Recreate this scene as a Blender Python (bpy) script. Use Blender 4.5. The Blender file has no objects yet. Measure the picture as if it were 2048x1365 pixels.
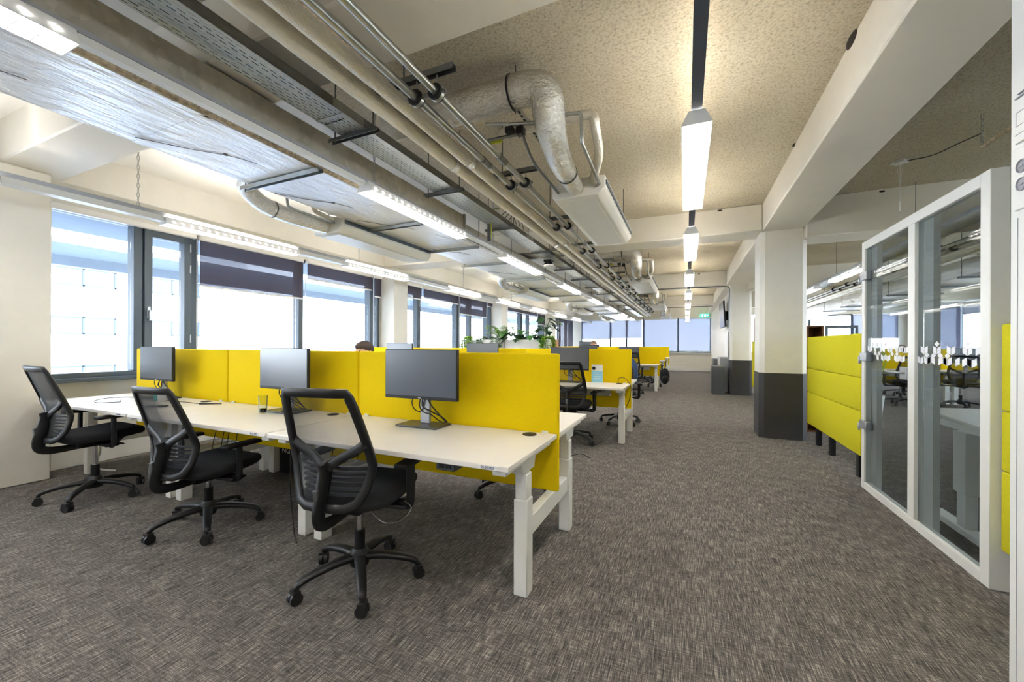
import bpy, bmesh, math, random
from mathutils import Vector, Matrix, Euler
scene = bpy.context.scene
COL = scene.collection
rnd = random.Random(11)
PI = math.pi
H = 1.235
# ------------------------------------------------------------------ helpers
ORD = ['first', 'second', 'third', 'fourth', 'fifth', 'sixth', 'seventh', 'eighth', 'ninth', 'tenth',
       'eleventh', 'twelfth', 'thirteenth', 'fourteenth', 'fifteenth', 'sixteenth']


def tag(o, label=None, cat=None, group=None, kind=None):
    if label: o['label'] = label
    if cat: o['category'] = cat
    if group: o['group'] = group
    if kind: o['kind'] = kind
    return o


def thing(name, label, cat, loc=(0, 0, 0), rz=0, group=None):
    o = bpy.data.objects.new(name, None)
    o.empty_display_size = .05
    COL.objects.link(o)
    o.location = loc
    o.rotation_euler = (0, 0, rz)
    return tag(o, label, cat, group)


def copy_tree(o, loc=None, rz=None, label=None, group=None, parent=None):
    c = o.copy()
    COL.objects.link(c)
    if parent is not None: c.parent = parent
    if loc is not None: c.location = loc
    if rz is not None: c.rotation_euler = (0, 0, rz)
    if label: c['label'] = label
    if group: c['group'] = group
    for ch in list(o.children): copy_tree(ch, parent=c)
    return c


def crs(pts, n=6, closed=False):
    P = [Vector(p) for p in pts]
    out = []
    m = len(P)
    for i in range(m if closed else m - 1):
        if closed:
            a, b, c, d = P[i - 1], P[i], P[(i + 1) % m], P[(i + 2) % m]
        else:
            a, b, c, d = P[max(i - 1, 0)], P[i], P[i + 1], P[min(i + 2, m - 1)]
        for k in range(n):
            t = k / n
            out.append(.5 * (2 * b + (c - a) * t + (2 * a - 5 * b + 4 * c - d) * t * t + (3 * b - a - 3 * c + d) * t ** 3))
    if not closed: out.append(P[-1])
    return out


def rect(w, h, bev=0):
    w, h = w / 2, h / 2
    if not bev: return [(-w, -h), (w, -h), (w, h), (-w, h)]
    b = bev
    return [(-w + b, -h), (w - b, -h), (w, -h + b), (w, h - b), (w - b, h), (-w + b, h), (-w, h - b), (-w, -h + b)]


class MB:
    def __init__(s):
        s.v, s.f, s.mi = [], [], []

    def add(s, vs, fs, mi=0):
        b = len(s.v)
        s.v.extend(tuple(v) for v in vs)
        for f in fs:
            s.f.append(tuple(i + b for i in f))
            s.mi.append(mi)
        return s

    def box(s, x0, y0, z0, x1, y1, z1, mi=0):
        x0, x1 = min(x0, x1), max(x0, x1)
        y0, y1 = min(y0, y1), max(y0, y1)
        z0, z1 = min(z0, z1), max(z0, z1)
        vs = [(x, y, z) for z in (z0, z1) for y in (y0, y1) for x in (x0, x1)]
        return s.add(vs, [(0, 2, 3, 1), (4, 5, 7, 6), (0, 1, 5, 4), (2, 6, 7, 3), (0, 4, 6, 2), (1, 3, 7, 5)], mi)

    def obox(s, c, hx, hy, hz, rot=(0, 0, 0), mi=0):
        m = Euler(rot).to_matrix()
        vs = [Vector(c) + m @ Vector((x * hx, y * hy, z * hz)) for z in (-1, 1) for y in (-1, 1) for x in (-1, 1)]
        return s.add(vs, [(0, 2, 3, 1), (4, 5, 7, 6), (0, 1, 5, 4), (2, 6, 7, 3), (0, 4, 6, 2), (1, 3, 7, 5)], mi)

    def tube(s, path, r=.01, n=8, closed=False, sec=None, up=(0, 0, 1), scale=None, mi=0):
        P = [Vector(p) for p in path]
        if sec is None: sec = [(r * math.cos(2 * PI * k / n), r * math.sin(2 * PI * k / n)) for k in range(n)]
        n = len(sec)
        m = len(P)
        T = []
        for i in range(m):
            a = P[i - 1] if (i or closed) else P[i]
            b = P[(i + 1) % m] if (i < m - 1 or closed) else P[i]
            d = b - a
            T.append(d.normalized() if d.length > 1e-9 else Vector((0, 0, 1)))
        u = Vector(up)
        if abs(u.dot(T[0])) > .98: u = Vector((1, 0, 0)) if abs(T[0].x) < .9 else Vector((0, 1, 0))
        vs = []
        N = (u - T[0] * u.dot(T[0])).normalized()
        for i in range(m):
            N = N - T[i] * N.dot(T[i])
            if N.length < 1e-6: N = T[i].orthogonal()
            N.normalize()
            B = T[i].cross(N)
            k = scale[i] if scale else 1
            for (a, b) in sec: vs.append(P[i] + B * a * k + N * b * k)
        fs = []
        for i in range(m if closed else m - 1):
            j = (i + 1) % m
            for k in range(n):
                fs.append((i * n + k, i * n + (k + 1) % n, j * n + (k + 1) % n, j * n + k))
        if not closed:
            fs.append(tuple(reversed(range(n))))
            fs.append(tuple((m - 1) * n + k for k in range(n)))
        return s.add(vs, fs, mi)

    def cyl(s, p, q, r, r2=None, n=12, mi=0):
        r2 = r if r2 is None else r2
        return s.tube([p, q], r, n, scale=[1, r2 / r], mi=mi)

    def prism(s, poly, axis, a, b, mi=0):
        # poly: 2D points in the two remaining axes (x->(y,z)  y->(x,z)  z->(x,y))
        n = len(poly)
        vs = []
        for t in (a, b):
            for (p, q) in poly:
                vs.append({'x': (t, p, q), 'y': (p, t, q), 'z': (p, q, t)}[axis])
        fs = [(i, (i + 1) % n, n + (i + 1) % n, n + i) for i in range(n)]
        fs += [tuple(reversed(range(n))), tuple(range(n, 2 * n))]
        return s.add(vs, fs, mi)

    def lathe(s, prof, c=(0, 0, 0), n=16, mi=0):
        vs = []
        for (r, z) in prof:
            for k in range(n):
                a = 2 * PI * k / n
                vs.append((c[0] + r * math.cos(a), c[1] + r * math.sin(a), c[2] + z))
        m = len(prof)
        fs = [(i * n + k, i * n + (k + 1) % n, (i + 1) * n + (k + 1) % n, (i + 1) * n + k) for i in range(m - 1) for k in range(n)]
        fs += [tuple(reversed(range(n))), tuple((m - 1) * n + k for k in range(n))]
        return s.add(vs, fs, mi)

    def ball(s, c, rx, ry=None, rz=None, nu=14, nv=9, mi=0):
        ry = ry or rx
        rz = rz or rx
        prof = [(max(1e-4, math.sin(PI * i / nv)), -math.cos(PI * i / nv)) for i in range(nv + 1)]
        b = len(s.v)
        s.lathe(prof, (0, 0, 0), nu, mi)
        for i in range(b, len(s.v)):
            x, y, z = s.v[i]
            s.v[i] = (c[0] + x * rx, c[1] + y * ry, c[2] + z * rz)
        return s

    def build(s, name, mats, parent=None, bevel=0, smooth=40, world=False, segs=1, rec=True):
        me = bpy.data.meshes.new(name)
        if world and parent is not None:
            o = Vector((0, 0, 0))
            p = parent
            while p is not None:
                o = o + p.location
                p = p.parent
            s.v = [(x - o.x, y - o.y, z - o.z) for (x, y, z) in s.v]
        me.from_pydata(s.v, [], s.f)
        if not isinstance(mats, (list, tuple)): mats = [mats]
        for m in mats: me.materials.append(m)
        me.polygons.foreach_set('material_index', s.mi)
        if rec or bevel:
            bm = bmesh.new()
            bm.from_mesh(me)
            if rec: bmesh.ops.recalc_face_normals(bm, faces=bm.faces)
            if bevel:
                es = [e for e in bm.edges if len(e.link_faces) == 2 and e.calc_face_angle(0) > .6]
                bmesh.ops.bevel(bm, geom=es, offset=bevel, segments=segs, affect='EDGES', profile=.5, clamp_overlap=True)
            bm.to_mesh(me)
            bm.free()
        if smooth:
            me.polygons.foreach_set('use_smooth', [True] * len(me.polygons))
            me.set_sharp_from_angle(angle=math.radians(smooth))
        me.update()
        o = bpy.data.objects.new(name, me)
        COL.objects.link(o)
        if parent is not None: o.parent = parent
        return o


# ------------------------------------------------------------------ materials
def lin(c):
    f = lambda u: u / 12.92 if u <= .04045 else ((u + .055) / 1.055) ** 2.4
    return (f(c[0] / 255), f(c[1] / 255), f(c[2] / 255), 1)


def newmat(name):
    m = bpy.data.materials.new(name)
    m.use_nodes = True
    nt = m.node_tree
    b = nt.nodes['Principled BSDF']
    return m, nt, b


def node(nt, t, **k):
    n = nt.nodes.new(t)
    for a, v in k.items():
        if a in n.inputs: n.inputs[a].default_value = v
        else: setattr(n, a, v)
    return n


def mapped(nt, sc):
    tc = node(nt, 'ShaderNodeTexCoord')
    mp = node(nt, 'ShaderNodeMapping')
    mp.inputs['Scale'].default_value = sc
    nt.links.new(tc.outputs['Object'], mp.inputs['Vector'])
    return mp.outputs['Vector']


def ramp(nt, fac, stops):
    r = node(nt, 'ShaderNodeValToRGB')
    el = r.color_ramp.elements
    while len(el) < len(stops): el.new(.5)
    for e, (p, c) in zip(el, stops):
        e.position = p
        e.color = c
    nt.links.new(fac, r.inputs['Fac'])
    return r.outputs['Color']


def noise(nt, vec, scale, detail=3, rough=.6):
    n = node(nt, 'ShaderNodeTexNoise')
    n.inputs['Scale'].default_value = scale
    n.inputs['Detail'].default_value = detail
    n.inputs['Roughness'].default_value = rough
    nt.links.new(vec, n.inputs['Vector'])
    return n.outputs['Fac']


def bump(nt, b, h, strength, dist=.01):
    n = node(nt, 'ShaderNodeBump')
    n.inputs['Strength'].default_value = strength
    n.inputs['Distance'].default_value = dist
    nt.links.new(h, n.inputs['Height'])
    nt.links.new(n.outputs['Normal'], b.inputs['Normal'])


def plain(name, rgb, rough=.5, metal=0, var=.06, vs=6, bmp=0, bs=60, spec=.5, sc=(1, 1, 1)):
    m, nt, b = newmat(name)
    v = mapped(nt, sc)
    f = noise(nt, v, vs, 4)
    c = lin(rgb)
    lo = tuple(x * (1 - var) for x in c[:3]) + (1,)
    hi = tuple(min(1, x * (1 + var)) for x in c[:3]) + (1,)
    nt.links.new(ramp(nt, f, [(.3, lo), (.7, hi)]), b.inputs['Base Color'])
    b.inputs['Roughness'].default_value = rough
    b.inputs['Metallic'].default_value = metal
    b.inputs['Specular IOR Level'].default_value = spec
    if bmp: bump(nt, b, noise(nt, v, bs, 3), bmp, .005)
    return m


def emit(name, rgb, s):
    m, nt, b = newmat(name)
    b.inputs['Base Color'].default_value = lin(rgb)
    b.inputs['Emission Color'].default_value = lin(rgb)
    b.inputs['Emission Strength'].default_value = s
    return m


def see_through(name, rgb, rough, transp, tint=(1, 1, 1, 1), metal=0, spec=.5):
    m, nt, b = newmat(name)
    b.inputs['Base Color'].default_value = lin(rgb)
    b.inputs['Roughness'].default_value = rough
    b.inputs['Metallic'].default_value = metal
    b.inputs['Specular IOR Level'].default_value = spec
    t = node(nt, 'ShaderNodeBsdfTransparent')
    t.inputs['Color'].default_value = tint
    mx = node(nt, 'ShaderNodeMixShader')
    mx.inputs[0].default_value = transp
    nt.links.new(b.outputs[0], mx.inputs[1])
    nt.links.new(t.outputs[0], mx.inputs[2])
    nt.links.new(mx.outputs[0], nt.nodes['Material Output'].inputs['Surface'])
    return m, nt, b, mx


def glassmat(name, tint, refl=.06):
    m, nt, b = newmat(name)
    nt.nodes.remove(b)
    t = node(nt, 'ShaderNodeBsdfTransparent')
    t.inputs['Color'].default_value = tint
    g = node(nt, 'ShaderNodeBsdfGlossy')
    g.inputs['Roughness'].default_value = .02
    fr = node(nt, 'ShaderNodeLayerWeight')
    fr.inputs['Blend'].default_value = .25
    mul = node(nt, 'ShaderNodeMath', operation='MULTIPLY')
    mul.inputs[1].default_value = refl * 5
    nt.links.new(fr.outputs['Fresnel'], mul.inputs[0])
    mx = node(nt, 'ShaderNodeMixShader')
    nt.links.new(mul.outputs[0], mx.inputs[0])
    nt.links.new(t.outputs[0], mx.inputs[1])
    nt.links.new(g.outputs[0], mx.inputs[2])
    nt.links.new(mx.outputs[0], nt.nodes['Material Output'].inputs['Surface'])
    return m


M = {}
M['white_paint'] = plain('white_paint', (232, 228, 218), .55, var=.02, bmp=.05, bs=90)
M['beam_paint'] = plain('beam_paint', (226, 221, 208), .6, var=.03, vs=2, bmp=.08, bs=25)
M['ceiling_dark'] = plain('hole_dark', (40, 34, 28), .9)
M['desk_white'] = plain('desk_white', (240, 236, 230), .35, var=.012)
M['white_metal'] = plain('white_metal', (238, 237, 232), .35, var=.015)
M['unit_white'] = plain('unit_white', (226, 224, 216), .4, var=.02)
M['black_plastic'] = plain('black_plastic', (17, 18, 21), .45, var=.1, vs=40, spec=.4)
M['black_fabric'] = plain('black_fabric', (18, 20, 25), .95, var=.3, vs=300, bmp=.3, bs=500)
M['rubber'] = plain('black_rubber', (14, 14, 15), .6)
M['wheel'] = plain('wheel_plastic', (20, 20, 22), .5)
M['chrome'] = plain('chrome', (200, 200, 202), .15, 1, var=.02)
M['steel'] = plain('galvanised_steel', (168, 170, 166), .34, .95, var=.12, vs=14)
M['steel_dark'] = plain('steel_channel', (120, 122, 122), .4, .9, var=.1, vs=20)
M['rod'] = plain('threaded_rod', (105, 105, 102), .5, .8)
M['frame_grey'] = plain('window_frame_grey', (66, 78, 88), .45, var=.05)
M['rail_dark'] = plain('rail_dark', (72, 80, 92), .5, .2, var=.05)
M['rail_grey'] = plain('rail_grey', (176, 178, 184), .4, .5, var=.05)
M['dark_panel'] = plain('dark_panel', (44, 44, 46), .55, var=.1, vs=3)
M['dark_cabinet'] = plain('dark_cabinet', (66, 70, 76), .5, var=.05)
M['yellow'] = plain('yellow_fabric', (228, 198, 2), .9, var=.05, vs=180, bmp=.12, bs=420, spec=.2)
M['lime'] = plain('lime_fabric', (200, 192, 34), .9, var=.1, vs=220, bmp=.3, bs=380, spec=.2, sc=(1, 1, .35))
M['green_felt'] = plain('green_felt', (84, 100, 52), .95, var=.1, vs=200)
M['wood'] = plain('timber', (176, 128, 84), .5, var=.18, vs=5, sc=(1, 1, 14))
M['wood_dark'] = plain('timber_brown', (120, 78, 44), .5, var=.18, vs=5, sc=(1, 9, 1))
M['screen'] = plain('monitor_screen', (62, 70, 84), .28, var=.02, spec=.9)
M['monitor_grey'] = plain('monitor_grey', (86, 88, 90), .35, .6)
M['silver'] = plain('silver_plastic', (178, 182, 188), .3, .7)
M['cable'] = plain('cable_black', (16, 16, 17), .5)
M['cable_white'] = plain('cable_white', (226, 226, 222), .5)
M['cable_earth'] = plain('cable_earth', (190, 200, 40), .5)
M['skin'] = plain('skin', (214, 166, 140), .55, var=.05)
M['hair'] = plain('hair_dark', (52, 40, 36), .7, var=.3, vs=90)
M['hair_grey'] = plain('hair_grey', (120, 96, 80), .7, var=.3, vs=90)
M['shirt_blue'] = plain('shirt_blue', (60, 74, 100), .9)
M['trousers'] = plain('trousers', (40, 42, 50), .9)
M['denim'] = plain('denim', (58, 80, 120), .95, var=.2, vs=120, bmp=.2, bs=300)
M['paper'] = plain('paper_white', (244, 244, 242), .8, var=.01)
M['card_blue'] = plain('card_blue', (140, 202, 226), .7, var=.04)
M['leaf'] = plain('leaf_green', (62, 112, 48), .45, var=.25, vs=12)
M['leaf_bright'] = plain('leaf_bright', (140, 180, 60), .5, var=.2, vs=14)
M['leaf_grey'] = plain('leaf_greygreen', (120, 140, 104), .5, var=.2, vs=14)
M['leaf_dark'] = plain('leaf_dark', (44, 78, 46), .4, var=.25, vs=12)
M['soil'] = plain('soil', (60, 46, 36), .95, var=.3, vs=40)
M['text_blue'] = plain('print_blue', (50, 60, 110), .7)
M['text_grey'] = plain('print_grey', (150, 152, 158), .6)
M['text_white'] = plain('print_white', (236, 236, 236), .6)
M['turquoise'] = plain('turquoise_plastic', (90, 200, 196), .4)
M['tub_yellow'] = plain('tub_yellow', (226, 214, 96), .4)
M['facade'] = plain('facade_render', (236, 238, 240), .9, var=.03)
M['facade_glass'] = plain('facade_glass', (92, 106, 126), .3, var=.2, vs=1.5, spec=.8)
M['roof_grey'] = plain('roof_grey', (116, 128, 146), .9, var=.15)
M['canopy'] = plain('canopy_grey', (104, 116, 130), .8, var=.06)
M['dust'] = plain('dusty_insulation', (182, 166, 140), .95, var=.4, vs=45, bmp=.9, bs=70)
M['lamp'] = emit('lamp_diffuser', (255, 250, 243), 30)
M['uplight'] = emit('lamp_uplight', (255, 247, 236), 80)  # added upward glow that brightens the ceiling, not a fitted lamp
M['lamp_far'] = M['lamp']
M['louvre'] = plain('louvre_white', (250, 249, 246), .4, var=.01)
M['exit_green'] = emit('exit_sign_green', (70, 200, 150), .9)
M['exit_white'] = emit('exit_sign_white', (240, 255, 246), 1.3)
M['window_glass'] = glassmat('window_glass', (.93, .97, 1, 1), .05)
M['door_glass'] = glassmat('tinted_glass', (.74, .77, .78, 1), .04)
M['clear_glass'] = glassmat('clear_glass', (.92, .94, .94, 1), .12)
M['cola'] = plain('dark_drink', (36, 30, 28), .2)
M['blind'], _nt, _b, _mx = see_through('blind_fabric', (74, 70, 84), .9, .22, (.9, .93, 1, 1))
M['blind_thin'], _nt, _b, _mx = see_through('blind_fabric_thin', (138, 140, 168), .9, .22, (.85, .9, 1, 1))

# acoustic spray ceiling
m, nt, b = newmat('acoustic_spray_ceiling')
v = mapped(nt, (1, 1, 1))
n1 = noise(nt, v, 55, 6, .75)
n2 = noise(nt, v, 1.6, 3, .5)
c1 = ramp(nt, n1, [(.30, lin((146, 136, 114))), (.5, lin((206, 197, 173))), (.72, lin((222, 214, 193)))])
mixn = node(nt, 'ShaderNodeMix', data_type='RGBA', blend_type='MULTIPLY')
mixn.inputs[0].default_value = 1
c2 = ramp(nt, n2, [(.3, (.88, .86, .82, 1)), (.7, (1, 1, 1, 1))])
nt.links.new(c1, mixn.inputs[6])
nt.links.new(c2, mixn.inputs[7])
nt.links.new(mixn.outputs[2], b.inputs['Base Color'])
b.inputs['Roughness'].default_value = .95
bump(nt, b, n1, .9, .012)
M['ceiling'] = m

# woven carpet: fine ribs along the room crossed by broken darker rows
m, nt, b = newmat('woven_carpet')
va = mapped(nt, (230, 11, 1))
vb = mapped(nt, (20, 150, 1))
vc = mapped(nt, (1, 1, 1))
na = noise(nt, va, 1, 3, .65)
nb = noise(nt, vb, 1, 3, .65)
nf = noise(nt, vc, 330, 2, .6)
nk = noise(nt, vc, 7, 4, .6)
acc = None
for src, wgt in ((na, .44), (nb, .24), (nf, .24), (nk, .10)):
    k = node(nt, 'ShaderNodeMath', operation='MULTIPLY_ADD')
    k.inputs[1].default_value = wgt
    nt.links.new(src, k.inputs[0])
    if acc is not None: nt.links.new(acc, k.inputs[2])
    else: k.inputs[2].default_value = 0
    acc = k.outputs[0]
col = ramp(nt, acc, [(.40, lin((40, 39, 39))), (.485, lin((78, 75, 73))), (.54, lin((104, 100, 96))), (.64, lin((170, 163, 154)))])
nt.links.new(col, b.inputs['Base Color'])
b.inputs['Roughness'].default_value = 1
b.inputs['Specular IOR Level'].default_value = .1
bump(nt, b, acc, .5, .004)
M['carpet'] = m

# crumpled foil
def foil(name, rgb, rough, bs, strength, sc=(1, 1, 1), metal=.92):
    m, nt, b = newmat(name)
    v = mapped(nt, sc)
    f = noise(nt, v, bs, 5, .65)
    g = noise(nt, v, bs * .25, 3, .5)
    c = lin(rgb)
    nt.links.new(ramp(nt, g, [(.3, tuple(x * .86 for x in c[:3]) + (1,)), (.7, c)]), b.inputs['Base Color'])
    b.inputs['Metallic'].default_value = metal
    b.inputs['Roughness'].default_value = rough
    bump(nt, b, f, strength, .02)
    return m
M['foil'] = foil('aluminium_foil', (252, 252, 253), .36, 9, 1.0, (1, .3, 1), .45)
M['foil_duct'] = foil('foil_sleeve', (244, 242, 236), .17, 38, 1.0, (1, 1, 1), .85)
M['foil_pipe'] = foil('foil_pipe_wrap', (236, 230, 216), .36, 26, .7, (1, .5, 1), .45)

# brushed galvanised sheet
m, nt, b = newmat('galvanised_sheet')
v = mapped(nt, (1, 1, 1))
vo = node(nt, 'ShaderNodeTexVoronoi')
vo.inputs['Scale'].default_value = 22
nt.links.new(v, vo.inputs['Vector'])
n3 = noise(nt, v, 3, 4)
mm = node(nt, 'ShaderNodeMath', operation='MULTIPLY_ADD')
mm.inputs[1].default_value = .3
nt.links.new(vo.outputs['Color'], mm.inputs[0])
nt.links.new(n3, mm.inputs[2])
nt.links.new(ramp(nt, mm.outputs[0], [(.35, lin((156, 152, 140))), (.85, lin((196, 192, 180)))]), b.inputs['Base Color'])
b.inputs['Metallic'].default_value = .55
b.inputs['Roughness'].default_value = .42
bump(nt, b, n3, .15, .03)
M['galv'] = m

# perforated tray: slots are real see-through openings
m, nt, b = newmat('perforated_tray')
b.inputs['Base Color'].default_value = lin((168, 174, 174))
b.inputs['Metallic'].default_value = .75
b.inputs['Roughness'].default_value = .38
tc = node(nt, 'ShaderNodeTexCoord')
mp = node(nt, 'ShaderNodeMapping')
mp.inputs['Rotation'].default_value = (0, 0, PI / 2)
nt.links.new(tc.outputs['Object'], mp.inputs['Vector'])
br = node(nt, 'ShaderNodeTexBrick')
br.inputs['Color1'].default_value = (1, 1, 1, 1)
br.inputs['Color2'].default_value = (1, 1, 1, 1)
br.inputs['Mortar'].default_value = (0, 0, 0, 1)
br.inputs['Scale'].default_value = 1
br.inputs['Brick Width'].default_value = .05
br.inputs['Row Height'].default_value = .0225
br.inputs['Mortar Size'].default_value = .0085
br.inputs['Mortar Smooth'].default_value = 0
nt.links.new(mp.outputs[0], br.inputs['Vector'])
t = node(nt, 'ShaderNodeBsdfTransparent')
mx = node(nt, 'ShaderNodeMixShader')
nt.links.new(br.outputs['Color'], mx.inputs[0])
nt.links.new(b.outputs[0], mx.inputs[1])
nt.links.new(t.outputs[0], mx.inputs[2])
nt.links.new(mx.outputs[0], nt.nodes['Material Output'].inputs['Surface'])
M['tray'] = m

# chair mesh: open weave
m, nt, b, mx = see_through('chair_mesh', (20, 22, 26), .8, .5)
lw = node(nt, 'ShaderNodeLayerWeight')
lw.inputs['Blend'].default_value = .5
mr = node(nt, 'ShaderNodeMapRange')
mr.inputs['From Min'].default_value = .25
mr.inputs['From Max'].default_value = .62
mr.inputs['To Min'].default_value = .48
mr.inputs['To Max'].default_value = .06
nt.links.new(lw.outputs['Facing'], mr.inputs['Value'])
nt.links.new(mr.outputs[0], mx.inputs[0])
bump(nt, b, noise(nt, mapped(nt, (1, 1, 1)), 700, 1), .4, .002)
M['chair_mesh'] = m

def text(body, size, mat, parent, loc, rot, name='lettering', ext=.0004, align='CENTER'):
    cu = bpy.data.curves.new(name, 'FONT')
    cu.body = body
    cu.size = size
    cu.extrude = ext
    cu.align_x = align
    cu.align_y = 'CENTER'
    t = bpy.data.objects.new(name + '_tmp', cu)
    COL.objects.link(t)
    dg = bpy.context.evaluated_depsgraph_get()
    me = bpy.data.meshes.new_from_object(t.evaluated_get(dg))
    bpy.data.objects.remove(t)
    o = bpy.data.objects.new(name, me)
    me.materials.clear()
    me.materials.append(mat)
    COL.objects.link(o)
    if parent is not None: o.parent = parent
    o.location = loc
    o.rotation_euler = rot
    return o

# ------------------------------------------------------------------ room shell
XW = -5.73          # glazing plane of the window wall
XR = 8.4            # glazing plane of the far right window wall
YE = 21.3           # far wall
ZC = 3.13           # ceiling
YB = -3.2           # wall behind the camera

def struct(name, mb, mats, **k):
    o = mb.build(name, mats, **k)
    o['kind'] = 'structure'
    return o

struct('floor', MB().box(-6, YB - .2, -.1, XR + .3, YE + .3, 0), M['carpet'], smooth=0)
struct('ceiling', MB().box(-6, YB - .2, ZC, XR + .3, YE + .3, ZC + .15), M['ceiling'], smooth=0)
struct('ceiling', MB().box(-5.9, YB, ZC - .012, -2.75, YE, ZC - .0005), M['white_paint'], smooth=0)
struct('wall_back', MB().box(-6, YB - .2, 0, XR + .3, YB, ZC), M['white_paint'], smooth=0)
BAYS = [(-2.9, 1.13), (1.60, 6.21), (6.62, 11.2), (11.66, 16.3), (16.76, 21.1)]
w = MB()
w.box(-5.98, YB, 0, -5.68, YE, .845)
w.box(-5.98, YB, 2.60, -5.62, YE, 2.78)
w.box(-5.98, YB, 2.78, -5.46, YE, ZC)
struct('wall_left', w, M['white_paint'], bevel=.006)
for i, (a, c) in enumerate([(1.13, 1.60), (6.21, 6.62), (11.2, 11.66), (16.3, 16.76)]):
    struct('pillar', MB().box(-5.98, a, 0, -5.28, c, 2.77), M['white_paint'], bevel=.012)
# boxed trunking along the foot of the window wall
struct('baseboard_left', MB().box(-5.68, 1.6, 0, -5.60, 6.21, .20).box(-5.68, 6.62, 0, -5.60, 11.2, .20)
       .box(-5.68, 11.66, 0, -5.60, 16.3, .20).box(-5.68, 16.76, 0, -5.6, 21.1, .2), M['white_metal'], bevel=.008)
# window sills
for i, (a, c) in enumerate(BAYS[1:]):
    struct('trim_%d' % (i + 1), MB().box(-5.80, a, .845, -5.57, c, .885), M['frame_grey'], bevel=.004)
# far wall with its window opening
w = MB()
w.box(-6, YE, 0, XR + .3, YE + .3, .9)
w.box(-6, YE, 2.62, XR + .3, YE + .3, ZC)
w.box(-6, YE, .9, -5.24, YE + .3, 2.62)
w.box(1.10, YE, .9, 1.9, YE + .3, 2.62)
w.box(8.0, YE, .9, XR + .3, YE + .3, 2.62)
struct('wall_far', w, M['white_paint'], smooth=0)
struct('baseboard_far', MB().box(-5.6, YE - .08, 0, 1.1, YE, .2), M['white_metal'], bevel=.006)
struct('trim_9', MB().box(-5.24, YE - .1, .86, 1.10, YE, .9), M['white_metal'], bevel=.004)
# corridor wall beyond the second column
struct('wall_right', MB().box(1.12, 12.1, 0, 1.30, YE, ZC), M['white_paint'], smooth=0)
# far right window wall
w = MB()
w.box(XR, YB, 0, XR + .3, YE, .9)
w.box(XR, YB, 2.62, XR + .3, YE, ZC)
for (a, c) in [(YB, 2.0), (6.3, 6.75), (11.3, 11.75), (16.4, 16.85), (20.9, YE)]:
    w.box(XR - .12, a, .9, XR + .3, c, 2.62)
struct('wall_east', w, M['white_paint'], smooth=0)
# beams
def beam(mb): return struct('beam', mb, M['beam_paint'], bevel=.012)
beam(MB().box(.925, YB, 2.78, 1.40, YE, ZC))
for (a, c) in [(1.30, 1.70), (6.13, 6.60), (11.25, 11.7), (16.35, 16.8)]:
    beam(MB().box(-5.62, a, 2.77, .925, c, ZC))
    beam(MB().box(1.40, a, 2.63, XR, c, ZC))
# square columns with dark wrapped lower half and a small chamfer
def octo(x0, y0, x1, y1, b): return [(x0 + b, y0), (x1 - b, y0), (x1, y0 + b), (x1, y1 - b), (x1 - b, y1), (x0 + b, y1), (x0, y1 - b), (x0, y0 + b)]
for k, (x0, x1, y0) in enumerate([(.915, 1.445, 6.24), (1.02, 1.495, 11.36)]):
    c = struct('column', MB().prism(octo(x0, y0, x1, y0 + .5, .055), 'z', .875, 2.78), M['white_paint'], smooth=20)
    s = MB().prism(octo(x0 - .006, y0 - .006, x1 + .006, y0 + .506, .055), 'z', 0, .875).build('column_wrap', M['dark_panel'], c, smooth=20)
    s['label'] = 'charcoal wrap around the foot of the column'
# holes knocked in the ceiling edge
for (x, y, z, sx, sy, sz) in [(.925, 4.46, 3.125, .016, .035, .016), (.925, 3.05, 3.115, .02, .085, .035)]:
    tag(MB().ball((x, y, z), sx, sy, sz, 10, 7).build('ceiling_hole', M['ceiling_dark']), None, None, None, 'structure')
for (x, y, z) in [(.42, 6.13, 3.10), (2.15, 6.13, 3.10), (.30, 11.25, 3.09)]:
    tag(MB().ball((x, y, z), .03, .008, .012, 10, 7).build('ceiling_hole', M['ceiling_dark']), None, None, None, 'structure')

# ------------------------------------------------------------------ windows
def ring(mb, y0, y1, z0, z1, t, xa, xb):
    mb.box(xa, y0, z0, xb, y0 + t, z1)
    mb.box(xa, y1 - t, z0, xb, y1, z1)
    mb.box(xa, y0 + t, z0, xb, y1 - t, z0 + t)
    mb.box(xa, y0 + t, z1 - t, xb, y1 - t, z1)

def window(n, y0, y1, cells, x=XW, z0=.885, z1=2.60, sgn=1):
    fr = MB()
    d = .07
    ring(fr, y0, y1, z0, z1, .05, x - d, x + d)
    for (a, c, op) in cells[:-1]:
        fr.box(x - d, c - .04, z0 + .05, x + d, c + .04, z1 - .05)
    f = struct('window_%d' % n, fr, M['frame_grey'], bevel=.004)
    for i, (a, c, op) in enumerate(cells):
        a2 = (y0 + .05) if i == 0 else a + .04
        c2 = (y1 - .05) if i == len(cells) - 1 else c - .04
        if op:
            s = MB()
            ring(s, a2 + .004, c2 - .004, z0 + .054, z1 - .054, .075, x - .03, x + .095)
            so = s.build('sash', M['frame_grey'], f, bevel=.004)
            MB().box(x - .006, a2 + .08, z0 + .13, x + .006, c2 - .08, z1 - .13).build('pane', M['window_glass'], so, smooth=0)
            hm = MB().box(x + .095, a2 + .025, 1.52, x + .11, a2 + .055, 1.66)
            hm.box(x + .11, a2 + .032, 1.60, x + .13, a2 + .050, 1.62).box(x + .125, a2 + .030, 1.50, x + .14, a2 + .052, 1.62)
            hm.build('window_handle', M['silver'], so, bevel=.003)
            for zz in (2.42, 2.16, 1.30):
                MB().cyl((x + .10, c2 - .02, zz - .05), (x + .10, c2 - .02, zz + .05), .009).build('hinge', M['silver'], so)
        else:
            MB().box(x - .006, a2 + .001, z0 + .051, x + .006, c2 - .001, z1 - .051).build('pane', M['window_glass'], f, smooth=0)
    return f

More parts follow.
